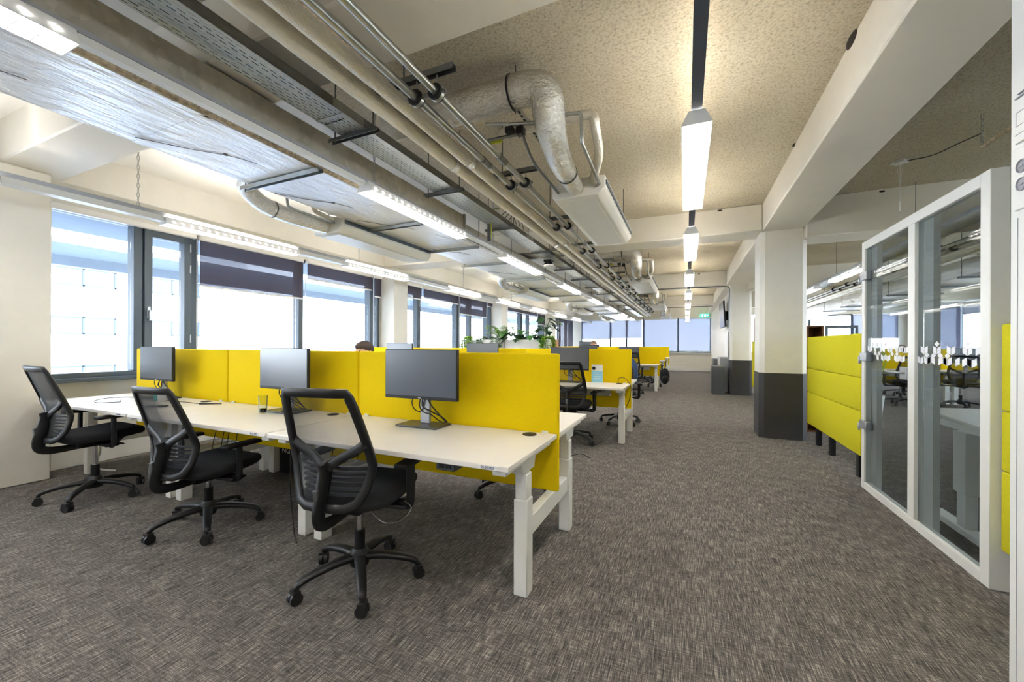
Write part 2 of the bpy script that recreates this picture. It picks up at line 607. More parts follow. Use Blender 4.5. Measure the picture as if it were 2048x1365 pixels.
window(1, 1.60, 6.21, [(1.6, 2.38, 0), (2.38, 2.935, 1), (2.935, 4.44, 0), (4.44, 5.99, 0), (5.99, 6.21, 0)])
window(2, 6.62, 11.2, [(6.62, 7.52, 1), (7.52, 9.16, 0), (9.16, 9.9, 1), (9.9, 10.95, 0), (10.95, 11.2, 0)])
window(3, 11.66, 16.3, [(11.66, 13.65, 0), (13.65, 14.5, 1), (14.5, 15.9, 0), (15.9, 16.3, 0)])
window(4, 16.76, 21.1, [(16.76, 18.6, 0), (18.6, 19.9, 1), (19.9, 21.1, 0)])
window(5, -2.9, 1.13, [(-2.9, -1.0, 0), (-1.0, 1.13, 0)])

def blind(label, y0, y1, zb, mat='blind', x=-5.60, group='roller blinds along the window wall', zt=2.575, sgn=1):
    t = thing('roller_blind', label, 'roller blind', (x, (y0 + y1) / 2, zt), 0, group)
    MB().box(x - .03 * sgn, y0, zt - .035, x + .03 * sgn, y1, zt + .035).build('cassette', M['white_metal'], t, bevel=.012, world=True)
    if zb < zt - .05:
        MB().box(x - .002, y0 + .015, zb + .01, x + .002, y1 - .015, zt - .035).build('fabric', M[mat], t, world=True, smooth=0)
        MB().box(x - .008, y0 + .012, zb - .012, x + .008, y1 - .012, zb + .012).build('bottom_bar', M['white_metal'], t, bevel=.004, world=True)
        MB().cyl((x, y0 - .02, .95), (x, y0 - .02, zt), .005, n=6).build('guide_wire', M['cable_white'], t, world=True)
    return t

blind('roller blind rolled right up above the left window beside the pier', 1.62, 2.92, 2.56)
blind('wide dark roller blind pulled lowest over the left bay, behind the second chair', 2.95, 4.43, 1.965)
blind('dark roller blind pulled a third down, just before the second pier', 4.49, 5.95, 2.295)
blind('narrow dark roller blind strip touching the second pier', 6.0, 6.2, 2.18)
blind('short dark roller blind just past the second pier', 6.65, 7.53, 2.28)
blind('dark roller blind over the middle of the second window bay', 7.58, 9.13, 2.33)
blind('dark roller blind hanging lowest in the second window bay', 9.19, 10.75, 2.08)
blind('narrow dark roller blind rolled up next to the third pier', 10.82, 11.19, 2.43)
blind('thin dark roller blind rolled up above the third window bay', 11.7, 15.3, 2.42)
blind('dark roller blind square at the end of the third window bay', 15.35, 16.28, 2.1)
blind('dark roller blind at the start of the last window bay', 16.8, 18.2, 2.1)
blind('long dark roller blind pulled far down in the last window bay', 18.25, 20.9, 1.1)

# far wall window and its blinds
def xwindow(n, cuts, y=YE, z0=.9, z1=2.62):
    fr = MB()
    a, c = cuts[0], cuts[-1]
    fr.box(a, y + .02, z0, c, y + .16, z0 + .06).box(a, y + .02, z1 - .06, c, y + .16, z1)
    for q in cuts: fr.box(max(a, q - .045), y + .02, z0, min(c, q + .045), y + .16, z1)
    f = struct('window_%d' % n, fr, M['frame_grey'], bevel=.004)
    for p, q in zip(cuts[:-1], cuts[1:]):
        MB().box(p + .045, y + .08, z0 + .06, q - .045, y + .09, z1 - .06).build('pane', M['window_glass'], f, smooth=0)
xwindow(6, [-5.24, -3.68, -2.85, -2.0, -.37, 1.10])
xwindow(7, [1.9, 3.5, 5.0, 6.5, 8.0])

def xblind(label, x0, x1, zb, mat='blind_thin', y=YE - .03, zt=2.60, group='roller blinds on the far wall'):
    t = thing('roller_blind', label, 'roller blind', ((x0 + x1) / 2, y, zt), 0, group)
    MB().box(x0, y - .03, zt - .035, x1, y + .025, zt + .035).build('cassette', M['white_metal'], t, bevel=.01, world=True)
    MB().box(x0 + .015, y - .002, zb, x1 - .015, y + .002, zt - .035).build('fabric', M[mat], t, world=True, smooth=0)
    MB().box(x0 + .012, y - .008, zb - .02, x1 - .012, y + .008, zb + .004).build('bottom_bar', M['white_metal'], t, bevel=.004, world=True)
    return t
xblind('grey roller blind half down on the far wall, leftmost of the four', -5.22, -3.70, 1.60)
xblind('grey roller blind half down on the far wall, second from the left', -3.66, -2.06, 1.64)
xblind('grey roller blind pulled to the sill on the far wall left of the track lights', -1.98, -.40, .98)
xblind('grey roller blind pulled to the sill on the far wall under the exit sign', -.34, 1.08, .98)
xblind('grey roller blind half down behind the glass door, far end of the right wing', 6.5, 7.98, 1.6)

# right wing windows
window(8, 6.75, 11.3, [(6.75, 8.3, 0), (8.3, 9.8, 0), (9.8, 11.3, 0)], x=XR + .06, z0=.9, z1=2.62)
window(9, 11.75, 16.4, [(11.75, 13.3, 0), (13.3, 14.8, 0), (14.8, 16.4, 0)], x=XR + .06, z0=.9, z1=2.62)
window(10, 16.85, 20.9, [(16.85, 18.3, 0), (18.3, 19.6, 0), (19.6, 20.9, 0)], x=XR + .06, z0=.9, z1=2.62)
window(11, 2.0, 6.3, [(2.0, 4.1, 0), (4.1, 6.3, 0)], x=XR + .06, z0=.9, z1=2.62)
blind('tall blue grey blind pulled to the sill seen through the right hand glass pane', 18.0, 20.0, 1.0, 'blind_thin', XR - .06, 'roller blinds in the right wing', 2.6, -1)
blind('short dark blind over the bright window at the edge of the right glass pane', 16.9, 17.9, 2.3, 'blind', XR - .06, 'roller blinds in the right wing', 2.6, -1)
blind('dark blind further forward on the right wing windows', 11.8, 16.3, 2.1, 'blind', XR - .06, 'roller blinds in the right wing', 2.6, -1)

# ------------------------------------------------------------------ outside
struct('exterior_canopy', MB().box(-7.33, -6, 2.70, -6.02, 26, 2.80).box(-9.5, -6, 2.70, -8.3, 26, 2.78).box(-9.54, -6, 2.54, -9.45, 26, 2.78), M['canopy'], smooth=0)
struct('exterior_ground', MB().box(-70, -40, -4.2, -6.3, 70, -4.0), M['roof_grey'], smooth=0)
bl = thing('exterior_building', 'white rendered building with ribbon windows across the street', 'building', (-33, 8, -4))
S = 1.875
bw = MB().box(-38, -12, -4, -30, 19, 9)
bw.build('facade', M['facade'], bl, world=True, smooth=0)
for (y0, y1) in [(-9, -6.4), (-5.5, -2.5), (2.2, 5.2), (8.9, 11.6), (12.75, 15.85)]:
    for (z0, z1) in [(4.35, 5.3), (1.74, 2.68), (-.9, .04)]:
        f = MB()
        for (p, q, r, s_) in [(y0, y1, z0, z0 + .06), (y0, y1, z1 - .06, z1), (y0, y0 + .12, z0, z1), (y1 - .08, y1, z0, z1), ((y0 + y1) / 2 - .04, (y0 + y1) / 2 + .04, z0, z1)]:
            f.box(-30.02, p, r, -29.93, q, s_)
        fo = f.build('window_frame', M['frame_grey'], bl, world=True, smooth=0)
        MB().box(-30.0, y0 + .05, z0 + .05, -29.97, y1 - .05, z1 - .05).build('window_glass', M['facade_glass'], fo, world=True, smooth=0)
struct('exterior_roof', MB().box(-16, -3, -4, -8.5, 4.2, -.35), M['roof_grey'], smooth=0)
# ------------------------------------------------------------------ furniture
# --- sit-stand desk, local: user side is -y, screen side y=0, width 1.525
DW, ZT = .7575, .725
def make_desk():
    t = thing('desk', 'proto', 'desk')
    MB().box(-DW, -.705, ZT - .025, DW, -.026, ZT).build('tabletop', M['desk_white'], t, bevel=.003)
    for s in (-1, 1):
        lx = s * (DW - .065)
        l = MB()
        l.box(lx - .036, -.415, .0, lx + .036, -.335, .475)
        l.box(lx - .031, -.409, .475, lx + .031, -.341, .60)
        l.box(lx - .026, -.403, .60, lx + .026, -.347, .665)
        l.box(lx - .034, -.66, .665, lx + .034, -.05, .698)
        l.prism([(-.47, .665), (-.28, .665), (-.30, .61), (-.45, .61)], 'x', lx - .03, lx + .03)
        l.build('leg', M['white_metal'], t, bevel=.004)
    MB().box(-DW + .10, -.40, .66, DW - .10, -.35, .697).build('frame_rail', M['white_metal'], t, bevel=.003)
    g = MB().lathe([(.040, 0), (.040, .004), (.032, .006), (.0, .006)], (DW - .14, -.10, ZT), 20)
    g.build('cable_grommet', M['black_plastic'], t)
    MB().box(-DW + .25, -.20, .56, DW - .25, -.06, .575).box(-DW + .25, -.20, .56, DW - .25, -.195, .64).box(-DW + .25, -.065, .56, DW - .25, -.06, .64).build('cable_basket', M['white_metal'], t)
    for s in (-1, 1):
        lx = s * (DW - .065)
        MB().box(lx - .025, -.335, .265, lx + .025, .335, .365).build('cross_bar', M['white_metal'], t, bevel=.004)
    return t

def strip_bars(t):
    for ch in list(t.children):
        if ch.name.startswith('cross_bar'): bpy.data.objects.remove(ch)

desk0 = make_desk()
desk1 = copy_tree(desk0)
strip_bars(desk1)
sc0 = thing('desk_screen', 'proto', 'desk divider')
MB().box(-.7615, -.015, .385, .7615, .015, 1.187).build('panel', M['yellow'], sc0, bevel=.012, segs=3)
MB().box(-.70, -.022, .70, -.66, .022, .735).box(.66, -.022, .70, .70, .022, .735).build('clamp', M['white_metal'], sc0)
used = {}
def place(proto, loc, rz, label, group=None):
    if proto.name not in used:
        used[proto.name] = 1
        proto.location = loc
        proto.rotation_euler = (0, 0, rz)
        proto['label'] = label
        if group: proto['group'] = group
        return proto
    return copy_tree(proto, loc, rz, label, group)

XC = [-.668 - 1.53 * (k + .5) for k in range(3)]
BENCH = [2.21, 5.52, 11.75, 15.2, 18.7]
BN = ['front desk row', 'second desk row', 'third desk row', 'fourth desk row', 'farthest desk row']
PN = ['corridor end', 'middle', 'window end']
for b, y in enumerate(BENCH):
    for k in range(3):
        if True:
            place(desk0, (XC[k], y - .005, 0), 0, 'white sit-stand desk, %s of the %s, near side' % (PN[k], BN[b]), 'sit-stand desks')
            place(desk1, (XC[k], y + .005, 0), PI, 'white sit-stand desk, %s of the %s, behind the divider' % (PN[k], BN[b]), 'sit-stand desks')
        place(sc0, (XC[k], y, 0), 0, 'yellow fabric divider panel, %s of the %s' % (PN[k], BN[b]), 'yellow desk dividers')
# printed number stickers (parts of the near desks) and a control switch on the front row
near = [o for o in COL.objects if o.name.startswith('desk') and o.type == 'EMPTY' and abs(o.location.y - BENCH[0] + .005) < .001]
for k, dk in enumerate(sorted(near, key=lambda o: -o.location.x)):
    s = MB().box(-.045, -.0006, -.008, .045, .0006, .008).build('number_label', M['paper'], dk, smooth=0)
    s.location = (.66, -.7060, ZT - .0125)
    text('06.02.00%d' % (3 - k), .016, M['text_blue'], s, (0, -.0012, 0), (PI / 2, 0, 0), 'lettering')
so = thing('desk_socket', 'grey desk control switch under the front edge of the corridor end desk', 'socket', (XC[0] + .42, 1.60, .655))
MB().box(-.05, -.06, 0, .05, .04, .044).build('housing', M['dark_cabinet'], so, bevel=.004)
MB().box(-.03, -.064, .012, -.006, -.06, .032).box(.006, -.064, .012, .03, -.06, .032).build('button', M['black_plastic'], so)
so2 = copy_tree(so, (XC[0] + .47, BENCH[1] - .60, .655), 0, 'grey desk control switch under the second row corridor end desk')

M['lumbar'] = plain('lumbar_grey', (84, 90, 106), .5)
# --- office chair, local: faces +y
def make_chair(dz):
    t = thing('office_chair', 'proto', 'office chair')
    bp = M['black_plastic']
    b = MB()
    b.lathe([(.045, .085), (.05, .10), (.048, .15), (.034, .175)], (0, 0, 0), 16)
    for k in range(5):
        a = 2 * PI * k / 5
        dx, dy = math.cos(a), math.sin(a)
        path = crs([(dx * r, dy * r, z) for r, z in ((.03, .13), (.12, .128), (.22, .112), (.285, .092), (.30, .075))], 4)
        n = len(path)
        b.tube(path, sec=rect(.052, .034, .009), scale=[1.08 - .42 * i / (n - 1) for i in range(n)])
    b.build('base', bp, t, smooth=50)
    for k in range(5):
        a = 2 * PI * k / 5
        c = MB()
        cx, cy = .305 * math.cos(a), .305 * math.sin(a)
        ca = a + 1.9 + k
        ux, uy = math.cos(ca), math.sin(ca)
        for s in (-1, 1):
            p = Vector((cx, cy, .029)) + Vector((ux, uy, 0)) * (s * .013)
            c.cyl(p - Vector((ux, uy, 0)) * .009, p + Vector((ux, uy, 0)) * .009, .029, n=16)
        c.obox((cx, cy, .052), .024, .017, .013, (0, 0, ca))
        c.cyl((cx, cy, .055), (cx, cy, .078), .010, n=8)
        c.build('caster', M['wheel'], t, smooth=50)
    MB().cyl((0, 0, .12), (0, 0, .265), .027, n=16).build('lift_sleeve', bp, t)
    MB().cyl((0, 0, .255), (0, 0, .40 + dz), .0145, n=14).build('gas_lift', M['chrome'], t)
    g = MB()
    g.prism([(-.13, .395), (.11, .395), (.15, .43), (.15, .445), (-.13, .445)], 'x', -.085, .085)
    g.box(-.275, -.035, .405, .275, .045, .425)
    g.tube([(.085, .06, .415), (.19, .07, .412), (.25, .075, .408)], sec=rect(.028, .008))
    for i in range(len(g.v)): g.v[i] = (g.v[i][0], g.v[i][1], g.v[i][2] + dz)
    g.build('mechanism', bp, t, bevel=.006)
    # seat cushion: rounded slab from a super-ellipse outline
    c = MB()
    NP = 36
    def out(sx, sy, yo):
        o = []
        for k in range(NP):
            a = 2 * PI * k / NP
            ca, sa = math.cos(a), math.sin(a)
            o.append((sx * math.copysign(abs(ca) ** .45, ca), yo + sy * math.copysign(abs(sa) ** .5, sa)))
        return o
    lay = [(.20, .19, .02, .445), (.235, .225, .02, .452), (.248, .238, .02, .475), (.248, .238, .02, .492), (.235, .226, .02, .508), (.19, .18, .02, .515), (.08, .08, .02, .517)]
    vs = []
    for (sx, sy, yo, z) in lay:
        for (x, y) in out(sx, sy, yo): vs.append((x, y, z + dz + .022 * max(0, y) / .24 - (.03 * ((y - .18) / .08) ** 2 if y > .18 else 0)))
    fs = [(i * NP + k, i * NP + (k + 1) % NP, (i + 1) * NP + (k + 1) % NP, (i + 1) * NP + k) for i in range(len(lay) - 1) for k in range(NP)]
    fs += [tuple(reversed(range(NP))), tuple((len(lay) - 1) * NP + k for k in range(NP))]
    c.add(vs, fs)
    c.build('seat', M['black_fabric'], t, smooth=70)
    # back: profile leaning rearwards, pinched low
    def by(z): # depth of the back shell at height z
        pts = [(.46, -.235), (.55, -.208), (.665, -.20), (.75, -.224), (.87, -.264), (1.02, -.316)]
        for (z0, y0), (z1, y1) in zip(pts[:-1], pts[1:]):
            if z <= z1: return y0 + (y1 - y0) * (z - z0) / (z1 - z0)
        return pts[-1][1]
    def hw(z):
        pts = [(.485, .10), (.505, .15), (.57, .188), (.675, .210), (.76, .203), (.87, .188), (.98, .173), (1.02, .158)]
        for (z0, y0), (z1, y1) in zip(pts[:-1], pts[1:]):
            if z <= z1: return y0 + (y1 - y0) * (z - z0) / (z1 - z0)
        return pts[-1][1]
    cv = lambda x, z: by(z) - .05 * (1 - (x / .21) ** 2) * (.6 if z > .7 else 1)
    zz = [.505, .53, .565, .605, .64, .675, .74, .80, .88, .95, 1.0]
    loop = [(hw(z), cv(hw(z), z), z) for z in zz] + [(x, cv(x, 1.02), 1.02) for x in (.158, .09, 0, -.09, -.158)]
    loop += [(-hw(z), cv(hw(z), z), z) for z in reversed(zz)] + [(x, cv(x, .486), .486) for x in (-.10, -.04, .04, .10)]
    up = lambda L: [(x, y, z + dz) for (x, y, z) in L]
    MB().tube(up(loop), sec=rect(.040, .022, .004), closed=True, up=(0, 1, 0)).build('back_frame', bp, t, smooth=55)
    # open mesh panel
    gx, gz = 8, 10
    vs = []
    for j in range(gz + 1):
        z = .49 + (1.01 - .49) * j / gz
        for i in range(gx + 1):
            x = -hw(z) + 2 * hw(z) * i / gx
            vs.append((x, cv(x, z), z + dz))
    MB().add(vs, [(j * (gx + 1) + i, j * (gx + 1) + i + 1, (j + 1) * (gx + 1) + i + 1, (j + 1) * (gx + 1) + i) for j in range(gz) for i in range(gx)]).build('back_mesh', M['chair_mesh'], t, smooth=60)
    # Y shaped spine
    s = MB()
    yo = -.012
    j = [(0, cv(0, .60) + yo - .01, .60 + dz)]
    s.tube(crs(up([(0, -.02, .408), (0, -.20, .400), (0, -.285, .415), (0, -.305, .46), (0, -.29, .53), (0, cv(0, .62) - .014, .62), (0, cv(0, .66) - .010, .66), (0, cv(0, .695) - .008, .695)]), 5), sec=rect(.076, .026, .004), up=(0, 1, 0), scale=[.55 + .45 * min(1, i / 20) for i in range(36)])
    for q in (-1, 1):
        s.tube(crs(up([(q * .012, cv(0, .665) - .010, .665), (q * .07, cv(.07, .71) - .006, .708), (q * .14, cv(.14, .745) - .002, .745), (q * .196, cv(.196, .785), .785)]), 4), sec=rect(.042, .018, .004), up=(0, 1, 0))
    s.build('spine', bp, t, smooth=55)
    MB().obox((0, -.318, .535 + dz), .012, .010, .05, (.12, 0, 0)).build('tension_knob', M['monitor_grey'], t, bevel=.004)
    l = MB()
    for k in range(6):
        z = .535 + .025 * k
        w_ = hw(z) - .03
        l.tube(up([(x, cv(x, z) + .03, z) for x in (-w_, -w_ / 2, 0, w_ / 2, w_)]), sec=rect(.010, .021), up=(0, 1, 0))
    l.build('lumbar_pad', M['lumbar'], t, smooth=50)
    for q in (-1, 1):
        a = MB()
        a.tube(crs(up([(q * .24, .005, .415), (q * .275, .005, .42), (q * .29, .005, .45), (q * .29, .005, .56), (q * .288, .005, .632)]), 4), sec=rect(.045, .022, .006), up=(1, 0, 0))
        ao = a.build('armrest', bp, t, smooth=50)
        MB().box(q * .29 - .038, -.10, .630 + dz, q * .29 + .038, .14, .655 + dz).build('arm_pad', M['rubber'], ao, bevel=.010, segs=3)
    return t

def set_phase(t, phase):
    for ch in t.children:
        if ch.name.split('.')[0] in ('base', 'caster'): ch.rotation_euler = (0, 0, math.radians(phase) - t.rotation_euler.z)

chairs = {}
def chair(x, y, heading, phase, dz, label, group='black mesh office chairs'):
    if dz not in chairs:
        t = chairs[dz] = make_chair(dz)
        t.location = (x, y, 0)
        t.rotation_euler = (0, 0, math.radians(heading))
        t['label'] = label
        t['group'] = group
    else:
        t = copy_tree(chairs[dz], (x, y, 0), math.radians(heading), label, group)
    set_phase(t, phase)
    return t
chair(-1.565, 1.578, 10, 29, 0.0, 'black mesh back office chair closest to the camera, at the corridor end desk')
chair(-2.965, 1.625, 4, 42, -.065, 'black mesh back office chair turned slightly, at the middle desk of the front row')
chair(-4.35, 1.56, -1, 25, .03, 'black mesh back office chair at the window end of the front row, beside the pier')
chair(-1.34, 4.93, 5, 50, 0.0, 'black mesh back office chair at the second row, in front of the blue card')
chair(-1.35, 3.05, 172, 20, 0.0, 'black mesh back chair mostly hidden behind the front yellow divider, corridor end')
chair(-.96, 6.45, 188, 30, 0.0, 'black office chair behind the second divider with a denim jacket on its back')
chair(-1.30, 10.45, 10, 12, .03, 'tall black mesh chair at the third row seen past the second divider')
chair(-.95, 12.75, 190, 40, 0.0, 'black office chair on the far side of the third desk row')
chair(-1.0, 16.0, 185, 10, 0.0, 'black office chair on the far side of the fourth desk row')
chair(-1.3, 14.35, 5, 10, 0.0, 'black office chair on the near side of the fourth desk row')
chair(4.15, 10.95, 12, 22, 0.0, 'black office chair in the right wing seen through the glass door')
chair(5.05, 10.9, -14, 42, .03, 'black office chair in the right wing seen through the larger glass pane')
# denim jacket over a chair back
jk = MB()
px = []
for i, (xx, zz_) in enumerate([(-.22, 1.0), (-.24, .8), (-.25, .55), (-.23, .40)]): px.append((xx, zz_))
jk.prism([(-.22, .62), (.22, .62), (.235, .80), (.22, .95), (.16, 1.045), (-.16, 1.045), (-.22, .95), (-.235, .80)], 'y', -.05, .045)
j = jk.build('denim_jacket', M['denim'], bevel=.02, segs=2)
j.location = (-.925, 6.575, .0)
j.rotation_euler = (math.radians(-12), 0, math.radians(10))
tag(j, 'blue denim jacket hung over the chair behind the second yellow divider', 'jacket')

# --- monitors
def make_monitor():
    t = thing('monitor', 'proto', 'computer monitor')
    h = MB().box(-.268, -.004, 0, .268, .022, .312)
    h.box(-.14, .022, .06, .14, .045, .25)
    h.build('housing', M['black_plastic'], t, bevel=.003).location = (0, 0, .17)
    s = MB().box(-.262, -.0052, .020, .262, -.0038, .307).build('display', M['screen'], t, smooth=0)
    s.location = (0, 0, .17)
    text('DELL', .011, M['text_white'], t, (0, -.0046, .18), (PI / 2, 0, 0), 'logo_lettering')
    c = MB().box(-.036, .052, .012, .036, .075, .40)
    c.box(-.03, .035, .28, .03, .055, .36)
    c.build('stand_column', M['silver'], t, bevel=.004)
    b = MB().prism([(-.15, -.05), (.15, -.05), (.15, .13), (-.15, .13)], 'z', 0, .012)
    b.build('stand_base', M['monitor_grey'], t, bevel=.003)
    k = MB()
    k.tube(crs([(-.05, .03, .20), (-.075, .02, .15), (-.06, .03, .10), (-.02, .045, .09), (0, .045, .16), (.02, .045, .20)], 6), .0032, 6)
    k.tube(crs([(.0, .04, .20), (.01, .01, .13), (.06, .02, .10), (.13, .05, .06), (.16, .06, .03), (.12, .07, .05), (.05, .04, .14), (.03, .04, .20)], 6), .0045, 6)
    k.tube(crs([(-.02, .042, .19), (-.025, .03, .13), (.0, .03, .09), (.05, .05, .07), (.10, .07, .03), (.14, .09, .022)], 6), .0035, 6)
    k.build('cables', M['cable'], t, smooth=60)
    return t
mon0 = make_monitor()
def monitor(x, y, rz, label, z=ZT, dz=0):
    t = place(mon0, (x, y, z), math.radians(rz), label, 'desk monitors')
    if dz:
        for ch in t.children:
            if ch.name.split('.')[0] in ('housing', 'display', 'logo_lettering'): ch.location.z += dz
    return t
monitor(-1.515, 2.02, 1, 'black monitor with looped cables on the corridor end desk of the front row')
monitor(-2.765, 2.02, -1, 'black monitor beside the drinking glass on the middle desk of the front row')
monitor(-4.49, 2.02, 0, 'black monitor on the window end desk of the front row, above the wipes tub')
monitor(-1.47, 5.30, 0, 'black monitor on the second row behind the mesh chair, left of the blue card')
monitor(-2.83, 5.30, 0, 'black monitor whose top shows above the front dividers, right of the person', dz=.055)
monitor(-4.40, 5.30, 0, 'black monitor whose top shows above the front dividers, near the second pier', dz=.055)
monitor(-1.46, 11.45, 0, 'black monitor at the third row corridor end, seen past the second divider')
monitor(-2.62, 11.45, 0, 'black monitor just above the second row divider, near the planter timber end', dz=.03)
monitor(-2.68, 12.05, 180, 'wide black monitor back in front of the person at the third row', dz=.05)
monitor(-3.5, 15.0, 0, 'grey laptop-like screen standing beyond the third row, left of the person', dz=.19)
monitor(5.35, 11.3, 0, 'dark monitor on the right wing desk seen through the larger glass pane')

# --- things on the desks
g = thing('drinking_glass', 'tall clear drinking glass with dark drink in the bottom beside the middle monitor', 'glass', (-2.86, 1.93, ZT))
MB().lathe([(.026, .001), (.033, .13), (.0315, .13), (.0250, .008), (.0001, .008)], (0, 0, 0), 20).build('glass_wall', M['clear_glass'], g, smooth=60)
MB().lathe([(.0245, .009), (.0262, .035), (.0001, .035)], (0, 0, 0), 20).build('drink', M['cola'], g, smooth=60)
tb = thing('wipes_tub', 'round white wipes tub with yellow lid by the left monitor, front desk row', 'tub', (-4.28, 1.99, ZT))
MB().lathe([(.055, 0), (.06, .05), (.058, .075), (.0001, .075)], (0, 0, 0), 18).build('body', M['paper'], tb, smooth=60)
MB().lathe([(.061, .062), (.061, .085), (.05, .095), (.0001, .095)], (0, 0, 0), 18).build('lid', M['tub_yellow'], tb, smooth=60)
MB().obox((-.02, -.05, .03), .02, .02, .028, (0, 0, .4)).build('flap', M['turquoise'], tb, bevel=.006)
ph = MB().box(-.075, -.038, 0, .075, .038, .009).build('phone', M['black_plastic'], bevel=.004)
ph.location = (-3.93, 1.765, ZT)
ph.rotation_euler = (0, 0, .5)
tag(ph, 'flat black phone lying on the front row desk behind the second chair', 'phone')
def cable(name, label, pts, r=.003, mat='cable', cat='cable', n=6, group=None):
    o = MB().tube(crs(pts, n), r, 6).build(name, M[mat], smooth=60)
    return tag(o, label, cat, group)
cable('loose_cable', 'black cable looped on the window end desk in front of the left monitor', [(-4.35, 2.05, ZT + .01), (-4.6, 1.85, ZT + .03), (-4.72, 1.72, ZT + .02), (-4.62, 1.66, ZT + .004), (-4.50, 1.76, ZT + .004), (-4.64, 1.83, ZT + .004)])
cable('loose_cable', 'black cable running right from the wipes tub to a connector', [(-4.2, 1.96, ZT + .004), (-4.05, 1.92, ZT + .02), (-3.92, 2.0, ZT + .004), (-3.80, 1.99, ZT + .006), (-3.70, 2.03, ZT + .006)])
pn = MB().cyl((-3.74, 1.98, ZT + .008), (-3.58, 2.06, ZT + .008), .0065, .004, 8).build('pen', M['black_plastic'])
tag(pn, 'black pen lying on the desk near the joint of the left dividers', 'pen')
cable('loose_cable', 'black cable loop lying at the foot of the middle monitor', [(-2.70, 1.98, ZT + .004), (-2.66, 1.93, ZT + .03), (-2.60, 1.95, ZT + .05), (-2.57, 2.0, ZT + .03), (-2.6, 2.05, ZT + .005)])
for i, (x, y) in enumerate([(-2.55, 1.95), (-2.42, 1.97), (-2.30, 1.93), (-3.45, 1.95), (-3.30, 1.92)]):
    cable('hanging_cable', 'black cable drooping under the front row desks, %s from the right' % ORD[[2, 1, 0, 4, 3][i]], [(x, y, .56), (x - .02, y - .02, .40 - .03 * (i % 3)), (x + .06, y - .04, .30), (x + .12, y, .42), (x + .13, y + .02, .56)], group='cables under the front row')
cable('power_cable', 'black power cable dropping from the middle desk to the carpet', [(-2.38, 1.80, .56), (-2.39, 1.80, .30), (-2.37, 1.80, .12), (-2.30, 1.76, .02), (-2.20, 1.70, .006)], .0045)
cable('power_cable', 'grey cable hoop hanging beneath the chair closest to the camera', [(-1.62, 1.62, .41), (-1.5, 1.60, .35), (-1.38, 1.56, .34), (-1.28, 1.56, .37), (-1.25, 1.60, .42), (-1.31, 1.62, .44)], .0025, 'steel')
cable('power_cable', 'white cable bundle curling down the window end desk leg', [(-5.25, 1.95, .45), (-5.27, 1.93, .30), (-5.22, 1.90, .16), (-5.27, 1.86, .07), (-5.18, 1.90, .015), (-5.05, 1.95, .01)], .010, 'cable_white')
cable('power_cable', 'black cable arching from the grommet over the second desk row end', [(-.83, 5.42, ZT + .01), (-.82, 5.40, ZT + .07), (-.74, 5.36, ZT + .08), (-.66, 5.36, .70), (-.68, 5.38, .52), (-.76, 5.42, .36)], .004)
cable('power_cable', 'black cable looping on the carpet under the second desk row', [(-1.25, 5.30, .50), (-1.35, 5.05, .15), (-1.15, 4.85, .01), (-.95, 4.95, .03), (-.80, 5.15, .20), (-.76, 5.20, .35)], .004)
cable('power_cable', 'short black cable with a silver plug lying on the carpet before the second row', [(-1.30, 4.30, .06), (-1.22, 4.22, .008), (-1.05, 4.25, .05), (-.95, 4.28, .008)], .005)
bg_ = thing('storage_bag', 'black bag with white letters on the carpet under the middle desks', 'bag', (-3.43, 2.68, 0), .0)
MB().box(-.165, -.10, 0, .165, .10, .36).build('bag_body', M['black_fabric'], bg_, bevel=.02, segs=2)
text('NG PA', .075, M['text_white'], bg_, (0, -.1015, .22), (PI / 2, 0, 0), 'lettering')
cd = thing('notice_card', 'white and blue notice card standing on the second row desk against the divider', 'card', (-1.10, 5.36, ZT), math.radians(3))
MB().box(-.075, 0, 0, .075, .006, .25).build('card_sheet', M['paper'], cd, smooth=0)
MB().box(-.074, -.001, .01, .074, 0, .165).build('blue_panel', M['card_blue'], cd, smooth=0)
MB().prism([(.024 * math.cos(2 * PI * k / 18) - .045, .024 * math.sin(2 * PI * k / 18) + .20) for k in range(18)], 'y', -.001, 0).build('round_badge', M['black_plastic'], cd, smooth=0)
l = MB()
for i in range(5): l.box(-.05, -.0018, .04 + .024 * i, .05 - .012 * (i % 2), -.001, .045 + .024 * i)
l.build('print_lines', M['text_white'], cd, smooth=0)
bgk = thing('backpack', 'black backpack leaning at the end of the fourth desk row', 'backpack', (-.62, 13.6, 0), .2)
MB().ball((0, 0, .26), .15, .12, .26, 14, 10).build('bag_body', M['black_fabric'], bgk)
MB().ball((0, -.09, .17), .11, .06, .13, 12, 8).build('front_pocket', M['black_plastic'], bgk)

# --- planter boxes with plants behind the second row
def planter(label, x0, x1, end='wood'):
    t = thing('planter_cabinet', label, 'planter', ((x0 + x1) / 2, 8.75, 0))
    MB().box(x0 + .005, 8.60, 0, x1 - .005, 9.0, 1.10).build('cabinet', M['white_metal'], t, bevel=.004, world=True)
    MB().box(x0 + .005, 8.60, 1.10, x1 - .025, 8.62, 1.365).box(x0 + .005, 8.98, 1.10, x1 - .025, 9.0, 1.365).box(x0 + .005, 8.62, 1.10, x0 + .02, 8.98, 1.365).build('trough', M['white_metal'], t, world=True)
    MB().box(x1 - .024, 8.60, 1.10, x1, 9.0, 1.365).build('timber_end' if end == 'wood' else 'end_panel', M[end], t, world=True, bevel=.002)
    MB().box(x0 + .02, 8.62, 1.28, x1 - .025, 8.98, 1.31).build('soil', M['soil'], t, world=True)
planter('white planter cabinet nearest the windows, left of the timber ended one', -5.12, -4.0, 'white_metal')
planter('white planter cabinet with a timber end panel behind the second desk row', -3.98, -2.76)

